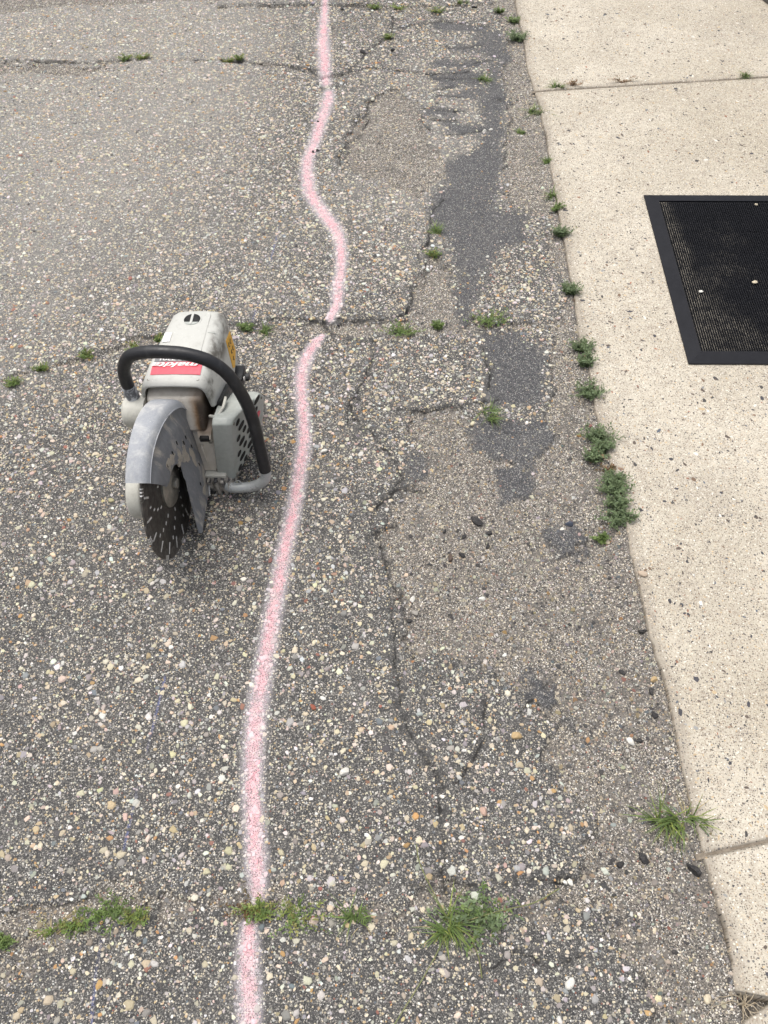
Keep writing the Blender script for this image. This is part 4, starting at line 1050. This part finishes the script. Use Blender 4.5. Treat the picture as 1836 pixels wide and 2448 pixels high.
def blades(n, rad, ln, wid, tints, r, spread=1.0, droop=.5, base=.35, flat_=.0, clumps=0):
    """n curved blades rising from a patch: returns verts, quads, colours"""
    V, F, Cc = [], [], []; S = 4
    cl = [(r.normal(0, rad * .20), r.normal(0, rad * .13), r.uniform(0, 2 * math.pi), r.uniform(.55, 1.1)) for _ in range(clumps)]
    for i in range(n):
        a = r.uniform(0, 2 * math.pi); q = rad * math.sqrt(r.random()) * base; bx, by = q * math.cos(a), q * math.sin(a) * .8
        az = a + r.normal(0, .7); el = np.clip(r.normal(.75 - flat_, .35), .06, 1.45) if spread else 1.2
        L = ln * r.uniform(.35, 1.15);
        if cl:
            c_ = cl[int(len(cl) * r.random() ** 1.4)]; bx, by = c_[0] + bx * .35, c_[1] + by * .35; az = c_[2] + r.normal(0, .75); L *= c_[3]
        w = wid * r.uniform(.6, 1.2); d = droop * r.uniform(.3, 1.4); p = np.array([bx, by, 0.0]); sdv = np.array([-math.sin(az), math.cos(az), 0])
        tint = np.array(tints[r.integers(0, len(tints))]) * r.uniform(.65, 1.25); b0 = len(V); e = el
        for s in range(S + 1):
            t = s / S; ww = w * (1 - t) ** .6 * (.75 + .5 * math.sin(math.pi * min(1, t + .2))) + .00015
            V += [p - sdv * ww * .5 + np.array([0, 0, -.0006 * 0]), p + sdv * ww * .5]; Cc += [tint * (.85 + .3 * t)] * 2
            dv = np.array([math.cos(az) * math.cos(e), math.sin(az) * math.cos(e), math.sin(e)]); p = p + dv * L / S; e -= d / S * 1.6
            if p[2] < .0008: p[2] = .0008 + .0006 * r.random()
        for s in range(S): F.append((b0 + 2 * s, b0 + 2 * s + 1, b0 + 2 * s + 3, b0 + 2 * s + 2))
    return V, F, Cc


def leafy(n, rad, tints, r, sx=1.0, lf=.006, hgt=.014):
    """low mat weed: thin stems creeping out of the joint with many small leaves"""
    V, F, Cc = [], [], []
    for i in range(n):
        a = r.uniform(0, 2 * math.pi); L = rad * r.uniform(.35, 1.1); el = r.uniform(.1, .9); steps = 6; x0 = r.normal(0, rad * .22); y0 = r.normal(0, rad * .12)
        tint = np.array(tints[r.integers(0, len(tints))]) * r.uniform(.65, 1.25)
        for s in range(1, steps + 1):
            t = s / steps; p = np.array([x0 + sx * L * t * math.cos(a), y0 + L * t * math.sin(a) * .7, .001 + hgt * math.sin(el * t * 2.2) * t ** .6 + .002 * r.random()])
            for k in range(3):
                b = r.uniform(0, 2 * math.pi); ee = r.uniform(-.1, 1.0); l = lf * r.uniform(.6, 1.3); w = l * r.uniform(.13, .24)
                d = np.array([math.cos(b) * math.cos(ee), math.sin(b) * math.cos(ee), math.sin(ee)]); q = np.array([-math.sin(b), math.cos(b), 0.]); b0 = len(V)
                V += [p, p + d * l * .5 + q * w, p + d * l, p + d * l * .5 - q * w]; Cc += [tint * r.uniform(.8, 1.2)] * 4; F.append((b0, b0 + 1, b0 + 2, b0 + 3))
    return V, F, Cc


GREEN = [(.155, .235, .07), (.195, .27, .09), (.12, .185, .06)]; BLUEG = [(.165, .225, .12), (.20, .265, .145), (.135, .185, .10)]
YELG = [(.26, .31, .08), (.20, .29, .07), (.30, .28, .10)]; DRY = [(.42, .33, .18), (.33, .24, .12), (.5, .42, .26)]; RUST = [(.20, .085, .045), (.26, .12, .06), (.13, .075, .04)]


def weed(px, py, size, kind, label, name='grass_tuft', cat='grass', grp=None, sx=1.0, dens=1.0, seed=None):
    """size is the half width in metres"""
    size *= 1.40 if kind == 'grass' else 1.08; dens *= .8
    wp = U(px, py); x, y = wp[0], wp[1]; on_c = x > edge_x(np.array([y]))[0] + .004
    z = ZC if on_c else float(height(np.array([x]), np.array([y]))[0]); r = np.random.default_rng(seed if seed is not None else int(px * 7 + py * 13))
    parts = []
    def add(nm, g):
        if not g[0]: return
        parts.append((nm, g))
    if kind == 'grass':
        add('blades', blades(int(80 * dens), size, size * 1.0, .0021, GREEN, r, 1, .7, .45, 0, 5)); add('dry_blades', blades(int(7 * dens), size, size * .9, .0016, DRY, r, 1, 1.2, .4, .4))
    elif kind == 'long':
        add('blades', blades(int(150 * dens), size, size * .92, .0023, GREEN + YELG[:1], r, 1, .9, .30, 0, 7)); add('dry_blades', blades(int(12 * dens), size, size * .8, .0014, DRY, r, 1, 1.2, .3, .5))
    elif kind == 'blue':
        add('leaves', leafy(int(60 * dens), size, BLUEG, r, sx, .0085, .026)); add('blades', blades(int(14 * dens), size, size * .8, .0018, GREEN, r, 1, .6))
    elif kind == 'moss':
        add('leaves', leafy(int(34 * dens), size, YELG + GREEN, r, sx, .0065, .014)); add('blades', blades(int(8 * dens), size, size * .7, .0016, GREEN, r, 1, .6))
    elif kind == 'green':
        add('leaves', leafy(int(40 * dens), size, GREEN, r, sx, .007, .016)); add('blades', blades(int(14 * dens), size, size * .8, .0018, GREEN + YELG, r, 1, .6))
    elif kind == 'rust':
        add('leaves', leafy(int(18 * dens), size, RUST, r, sx, .006, .012)); add('blades', blades(int(4 * dens), size, size * .7, .0014, DRY, r, 1, .6))
    elif kind == 'straw':
        add('stalks', blades(int(24 * dens), size, size * 1.0, .0016, DRY, r, 1, .8, .25, .3)); add('leaves', leafy(int(12 * dens), size * .7, YELG, r, sx, .006, .012))
    root = link(name, None); root.location = (x, y, z - .001)
    for nm, (V, F, Cc) in parts:
        me = np_mesh(nm, np.array(V), np.array(F), True); ca = me.attributes.new('tint', 'FLOAT_COLOR', 'POINT'); c = np.clip(np.array(Cc), 0, 1)
        ca.data.foreach_set('color', np.concatenate([c, np.ones((len(c), 1))], 1).astype(np.float32).ravel()); link(nm, me, M_leaf, root)
    tag(root, label, cat, grp)
    return root


G1 = 'weeds along the concrete edge'; G2 = 'weeds in the lower joint of the asphalt'; G3 = 'weeds in the middle joint of the asphalt'; G4 = 'weeds at the far end of the asphalt'; G5 = 'weeds in the concrete joint'
for a in [
    (1078, 26, .022, 'green', 'small green tuft at the far end beside the concrete edge', G4), (1108, 46, .030, 'green', 'thin green weed close to the concrete edge near the top of the photo', G1),
    (1117, 86, .040, 'blue', 'bluish green clump at the concrete edge beyond the concrete joint', G1), (1042, 174, .036, 'grass', 'bright green tuft on the dark tar left of the concrete joint', G4),
    (1157, 242, .050, 'grass', 'spiky grass tuft at the concrete edge just below the concrete joint', G1), (1131, 284, .026, 'grass', 'small tuft on the gravel next to the two white chips', G1),
    (1186, 352, .024, 'grass', 'tiny sparse tuft at the concrete edge above the level of the mat', G1), (1190, 424, .040, 'grass', 'fuller grass tuft at the concrete edge level with the far mat edge', G1),
    (1202, 452, .024, 'green', 'dull little weed just below the fuller tuft level with the far mat edge', G1), (1211, 511, .028, 'blue', 'blue green cushion at the concrete edge left of the mat', G1),
    (1228, 634, .028, 'blue', 'small weed tucked against the concrete edge left of the mat centre', G1), (1258, 756, .034, 'blue', 'upper of two bushy weeds beside the near mat corner', G1),
    (1262, 788, .024, 'blue', 'short weed right under the upper bushy weed near the mat corner', G1), (1272, 852, .040, 'blue', 'bushy green weed at the concrete edge just below the mat', G1),
    (1292, 948, .038, 'blue', 'largest bushy weed in the run along the concrete edge', G1), (1284, 992, .026, 'blue', 'small weed next to the dry leaf at the concrete edge', G1),
    (1314, 1018, .026, 'rust', 'thin brownish weed in the run along the concrete edge', G1), (1326, 1060, .036, 'blue', 'green weed second from the near end of the run along the concrete', G1),
    (1334, 1124, .044, 'blue', 'thick weed at the near end of the run along the concrete edge', G1), (1300, 1163, .016, 'green', 'tiny green sprig on the sand below the run of weeds', G1),
    (1480, 1772, .088, 'long', 'large spreading grass tuft against the near concrete slab', G1)]:
    weed(*a[:4], a[4], grp=a[5])
for a in [(1206, 190, .028, 'grass', 'green tuft at the left end of the concrete joint', 'grass_tuft', 'grass'), (1238, 188, .022, 'rust', 'brownish dried weed beside the green tuft in the concrete joint', 'dried_weed', 'weed'), (1345, 181, .030, 'rust', 'rust red dried weed in the middle of the concrete joint', 'dried_weed', 'weed'), (1604, 165, .044, 'grass', 'grass tuft at the right end of the concrete joint', 'grass_tuft', 'grass')]:
    weed(*a[:5], name=a[5], cat=a[6], grp=G5, sx=1.6 if 'rust' in a[3] else 1)
for a in [(945, 26, .030, 'moss', 'yellow green patch right of centre at the top of the photo'), (862, 18, .030, 'moss', 'mossy patch beyond the forked crack at the top'), (808, 18, .022, 'moss', 'small mossy patch right of the far end of the pink line'), (995, 6, .024, 'grass', 'bright tuft cut by the top edge of the photo'),
          (838, 82, .018, 'moss', 'tiny green sprig in the forked crack'), (272, 130, .026, 'moss', 'left half of the green strip in the far joint'), (308, 128, .026, 'moss', 'right half of the green strip in the far joint'), (492, 132, .020, 'moss', 'yellowish weed in the far joint left of the pink line'), (517, 130, .018, 'moss', 'light green weed just left of the pink line in the far joint')]:
    weed(*a[:5], name='low_weed', cat='weed', grp=G4, sx=1.3)
for a in [(570, 716, .036, 'grass', 'grass tuft in the joint just right of the saw cover'), (532, 712, .018, 'green', 'small sprig between the saw cover and the grass tuft'), (872, 720, .040, 'green', 'low green patch in the joint right of the pink line'), (946, 706, .014, 'green', 'tiny sprig between the two patches right of the pink line'), (1064, 696, .048, 'green', 'wide weed patch below the dark tar in the middle joint'),
          (938, 505, .032, 'grass', 'grass growing from the broken tar edge'), (935, 552, .026, 'moss', 'yellowish tuft just below the grass of the broken tar edge'), (1052, 893, .042, 'grass', 'yellow green grass tuft in the sandy break below the tar patch'),
          (291, 750, .020, 'moss', 'yellow green sprig behind the black handle of the saw'), (346, 728, .022, 'moss', 'weed behind the left side of the saw cover'), (186, 772, .022, 'moss', 'dull weed in the joint left of the saw handle'), (92, 800, .020, 'moss', 'small weed second from the left end of the middle joint'), (32, 830, .024, 'moss', 'weed nearest the left photo edge in the middle joint')]:
    weed(*a[:5], grp=G3, name='grass_tuft' if a[3] == 'grass' else 'low_weed', cat='grass' if a[3] == 'grass' else 'weed', sx=1.3 if a[3] == 'green' else 1)
for a in [(112, 2012, .042, 'straw', 'weed with pale dry stalks in the lower joint'), (165, 2000, .028, 'moss', 'low weed between the dry stalks and the dark clover like weed', ), (235, 1976, .046, 'green', 'dark green clover like weed in the lower joint'), (296, 1984, .020, 'moss', 'small yellow green rosette at the right of the clover like weed'),
          (536, 1962, .034, 'rust', 'reddish weed where the pink line crosses the lower joint'), (560, 1966, .034, 'moss', 'greener weed touching the right side of the pink line'), (634, 1976, .046, 'moss', 'mossy mat right of the pink line in the lower joint'), (764, 1986, .042, 'grass', 'green tuft in the middle of the lower joint'), (0, 2030, .026, 'green', 'weed cut by the left photo edge in the lower joint')]:
    weed(*a[:5], name='low_weed' if a[3] != 'grass' else 'grass_tuft', cat='weed' if a[3] != 'grass' else 'grass', grp=G2, sx=1.25)
# the big crabgrass: blades, side mat, creeping runners with leaves
for a in [(1300, 972, .022, 'blue', 'low weed joining the largest bushy weed to the one below it'), (1322, 1040, .024, 'blue', 'low weed between the brownish weed and the near ones of the run'), (1332, 1092, .026, 'blue', 'weed filling the gap above the near end of the run')]:
    weed(*a[:5], grp=G1)
cg = weed(975, 2000, .070, 'long', 'sprawling crabgrass with long runners at the right of the lower joint', grp=G2, dens=1.0)
r = np.random.default_rng(77)
V, F, Cc = leafy(38, .070, BLUEG + GREEN, r, 1.1, .010, .03); me = np_mesh('side_shoots', np.array(V) + np.array([.055, .012, 0]), np.array(F), True); ca = me.attributes.new('tint', 'FLOAT_COLOR', 'POINT')
ca.data.foreach_set('color', np.concatenate([np.clip(np.array(Cc), 0, 1), np.ones((len(Cc), 1))], 1).astype(np.float32).ravel()); link('side_shoots', me, M_leaf, cg)
k = NT('runner_stem'); M_runner = k.fin(k.mix(k.noise(50), (.12, .18, .05), (.20, .16, .07)), .5)
for path in ([(0, 0, .006), (-.030, .05, .022), (-.055, .10, .028), (-.062, .135, .034)], [(0, 0, .004), (-.05, -.08, .012), (-.10, -.15, .008), (-.145, -.215, .006)], [(0, 0, .004), (.08, .02, .02), (.15, .035, .022), (.20, .06, .02)], [(.03, -.01, .004), (.045, -.05, .01), (.05, -.085, .006)]):
    tube('runner', smooth_path(path, 5), .0011, M_runner, cg, 6)

# dry roots in the broken corner
k = NT('dry_root'); M_root = k.fin(k.mix(k.noise(30, 3), (.28, .22, .14), (.46, .40, .30)), .8)
rt_ = link('dry_roots', None); rp = U(1606, 2172, -.012); rt_.location = tuple(rp); tag(rt_, 'tangle of pale dry roots in the broken corner of the concrete', 'roots')
for i in range(16):
    a = r.uniform(0, 6.28); L = r.uniform(.03, .085); bnd = r.normal(0, .9); P = []
    for s in range(6):
        t = s / 5; P.append((L * t * math.cos(a + bnd * t) + r.normal(0, .002), L * t * math.sin(a + bnd * t) * .8 + r.normal(0, .002), .004 + .016 * math.sin(t * 3.0) * r.uniform(.3, 1)))
    tube('root', smooth_path(P, 3), [.0009 * (1 - .5 * q / 15) for q in range(16)], M_root, rt_, 5)

# ------------------------------------------------------------------ loose stones, crumbs of asphalt, a leaf
def pebble_mesh(seed, rough=.14, flat_=.6):
    bm = bmesh.new(); bmesh.ops.create_icosphere(bm, subdivisions=3 if rough < .3 else 2, radius=1.0); rr_ = np.random.default_rng(seed); D = rr_.normal(size=(7, 3)); D /= np.linalg.norm(D, axis=1)[:, None]; cut = rr_.uniform(.50, .86, 7) if rough < .3 else rr_.uniform(.35, .8, 7)
    ax = (1, rr_.uniform(.65, .9), flat_)
    for v in bm.verts:
        p = np.array(v.co)
        for d, c in zip(D, cut):
            q = p @ d
            if q > c: p = p - d * (q - c) * .85
        p = p * (1 + rough * .5 * vn(p[0:1] * 3 + p[2] * 2, p[1:2] * 3, .7, seed)[0] + rough * .3 * vn(p[0:1] * 9 + p[2] * 7, p[1:2] * 9, .7, seed + 1)[0]); v.co = Vector(p * np.array(ax))
    me = bpy.data.meshes.new('pebble'); bm.to_mesh(me); bm.free()
    for p in me.polygons: p.use_smooth = rough < .3
    me.materials.append(M_stone_obj); return me


PEB = [pebble_mesh(200 + i) for i in range(6)]; CRUMB = [pebble_mesh(300 + i, .45, .62) for i in range(5)]
WHT, CRM, TAN, ORG, BLK, GRY, RED, BLU, BRN = (.68, .66, .60), (.60, .52, .38), (.46, .33, .17), (.42, .22, .08), (.022, .022, .024), (.30, .28, .25), (.32, .10, .06), (.05, .065, .095), (.10, .07, .055)
MZ = None
for i, (px, py, rr_, c, crumb, label) in enumerate([
    (1046, 284, .010, WHT, 0, 'left one of two white chips on the dark tar near the far end'), (1060, 281, .009, WHT, 0, 'right one of two white chips on the dark tar near the far end'),
    (676, 328, .008, BLK, 1, 'black crumb on the left half of the pink line above its bend'), (686, 325, .009, BLK, 1, 'slightly larger black crumb touching the one on the pink line'), (687, 263, .007, BLK, 1, 'small black crumb on the far stretch of the pink line'),
    (783, 113, .014, BLK, 1, 'black asphalt lump in the forked crack'), (847, 109, .012, BLK, 1, 'black asphalt lump right of the forked crack'), (1024, 16, .014, BLK, 1, 'dark lump near the top edge left of the concrete'), (739, 19, .013, BLK, 1, 'dark lump just right of the far end of the pink line'),
    (700, 974, .012, WHT, 0, 'white stone beside the pink line right of the saw'), (869, 957, .009, CRM, 0, 'pale stone at the left rim of the sandy break'),
    (960, 1146, .008, BLK, 1, 'leftmost of the black crumbs strewn on the sand'), (1003, 1155, .009, BLK, 1, 'black crumb second from the left on the sand'), (1058, 1150, .011, BLK, 1, 'long black crumb with a side arm on the sand'), (1054, 1178, .010, BLK, 1, 'black crumb right below the one with a side arm'), (998, 1196, .010, BLK, 1, 'lowest of the black crumbs strewn on the sand'), (973, 1203, .013, BRN, 1, 'flat dark brown chip lying on the sand'),
    (1030, 1126, .018, BLK, 1, 'large dark lump of asphalt in the middle of the sand'), (1231, 1128, .013, BLU, 0, 'blue black round stone left of the run of weeds'), (1214, 1142, .009, WHT, 0, 'white stone next to the blue black round stone'),
    (1312, 1168, .011, CRM, 0, 'cream round stone below the run of weeds'), (891, 1292, .011, WHT, 0, 'white stone below the dark hole in the asphalt'), (897, 1321, .011, GRY, 0, 'round grey stone below the white one at the sand rim'), (1042, 1290, .010, WHT, 0, 'white oval stone alone on the sand'), (884, 1338, .010, BLK, 1, 'black crumb below the round grey stone'),
    (1116, 1590, .014, TAN, 0, 'tan stone on the dark tar right of the crack'), (746, 1668, .015, WHT, 0, 'biggest white stone on the asphalt right of the pink line'), (676, 1528, .010, RED, 0, 'brick red stone right of the pink line'),
    (1416, 1544, .012, BLK, 1, 'black round crumb at the concrete edge above the large grass tuft'), (1408, 1490, .011, BLK, 1, 'black long crumb at the concrete edge with a tan stone above it'), (1413, 1468, .011, TAN, 0, 'tan stone against the concrete edge'), (1386, 1362, .012, BLK, 1, 'black crumb against the concrete edge below the bend'), (1346, 1449, .009, BLK, 1, 'black crumb on the sand left of the concrete'), (1364, 1598, .012, WHT, 0, 'white chip left of the concrete with a dark stone beside it'), (1383, 1597, .010, BLK, 1, 'dark stone right beside the white chip'),
    (1387, 1243, .014, (.50, .40, .30), 0, 'peach stone stuck in the concrete edge'), (1504, 1882, .018, BLK, 1, 'large black lump below the large grass tuft'), (1392, 1853, .014, BLK, 1, 'dark lump left below the large grass tuft'), (1340, 1866, .011, BLK, 1, 'smaller dark lump left of the others below the grass tuft'), (1233, 1902, .011, WHT, 0, 'bright white stone right of the crabgrass'), (1530, 2157, .011, CRM, 0, 'cream stone beside the dry roots'), (1230, 2124, .014, WHT, 0, 'white angular stone near the bottom edge'),
    (1252, 938, .008, ORG, 0, 'orange stone on the gravel beside the largest bushy weed'), (1222, 1905, .006, WHT, 0, 'small white chip left of the bright white stone'), (844, 1752, .016, GRY, 0, 'flat grey stone right of the pink line above the lower joint') if False else (1045, 1752, .013, (.50, .34, .27), 0, 'pinkish flat stone above the crabgrass')]):
    rr_ *= 1.02 if crumb else .85; p = U(px, py); on_c = p[0] > edge_x(np.array([p[1]]))[0]; z = ZC if on_c else float(height(np.array([p[0]]), np.array([p[1]]))[0])
    o = bpy.data.objects.new('asphalt_crumb' if crumb else 'pebble', (CRUMB if crumb else PEB)[i % (5 if crumb else 6)]); COL.objects.link(o)
    o.location = (p[0], p[1], z + rr_ * .22); o.rotation_euler = (r.normal(0, .12), r.normal(0, .12), r.uniform(0, 6.28)); s_ = rr_ * (1 if not crumb else .95)
    s_ *= .88 if crumb else 1; o.scale = (s_ * (1.2 if crumb else 1), s_ * (.9 if crumb else .95), s_); o.color = (*c, 1)
    tag(o, label, 'asphalt crumb' if crumb else 'pebble', 'loose crumbs of asphalt' if crumb else 'loose pebbles')
for i, (px, py, rr_, c, label) in enumerate([(1630, 610, .009, CRM, 'cream pebble lying on the mat near the right photo edge'), (1634, 442, .006, CRM, 'small pebble on the far part of the mat'), (1514, 630, .007, WHT, 'white chip on the dusty left part of the mat')]):
    p = U(px, py, mz + .011); o = bpy.data.objects.new('pebble', PEB[i + 1]); COL.objects.link(o); o.location = (p[0], p[1], mz + .0098 + rr_ * .3); o.scale = (rr_, rr_, rr_ * .8); o.color = (*c, 1); tag(o, label, 'pebble', 'loose pebbles')
# dry leaf
k = NT('dry_leaf'); M_dl = k.fin(k.mix(k.noise(60, 3), (.42, .27, .15), (.55, .40, .25)), .7)
V, F = [], []; nl_ = 8
for i in range(nl_ + 1):
    t = i / nl_; w = .010 * math.sin(math.pi * min(.97, t * .95 + .03)) ** .7
    for s in (-1, 0, 1): V.append((.034 * (t - .5), s * w, .003 + .004 * abs(s) + .004 * math.sin(t * 3)))
for i in range(nl_):
    for s in (0, 1): F.append((i * 3 + s, i * 3 + s + 1, i * 3 + s + 4, i * 3 + s + 3))
V2 = [(x, y, z - .0006) for x, y, z in V]; nv = len(V)
lf = pyobj('dry_leaf', V + V2, F + [tuple(nv + q for q in f[::-1]) for f in F], M_dl, None, smooth=True)
p = U(1291, 986); lf.location = (p[0], p[1], float(height(np.array([p[0]]), np.array([p[1]]))[0]) + .004); lf.rotation_euler = (.1, -.1, -.5); tag(lf, 'tan dry leaf among the weeds along the concrete edge', 'leaf')
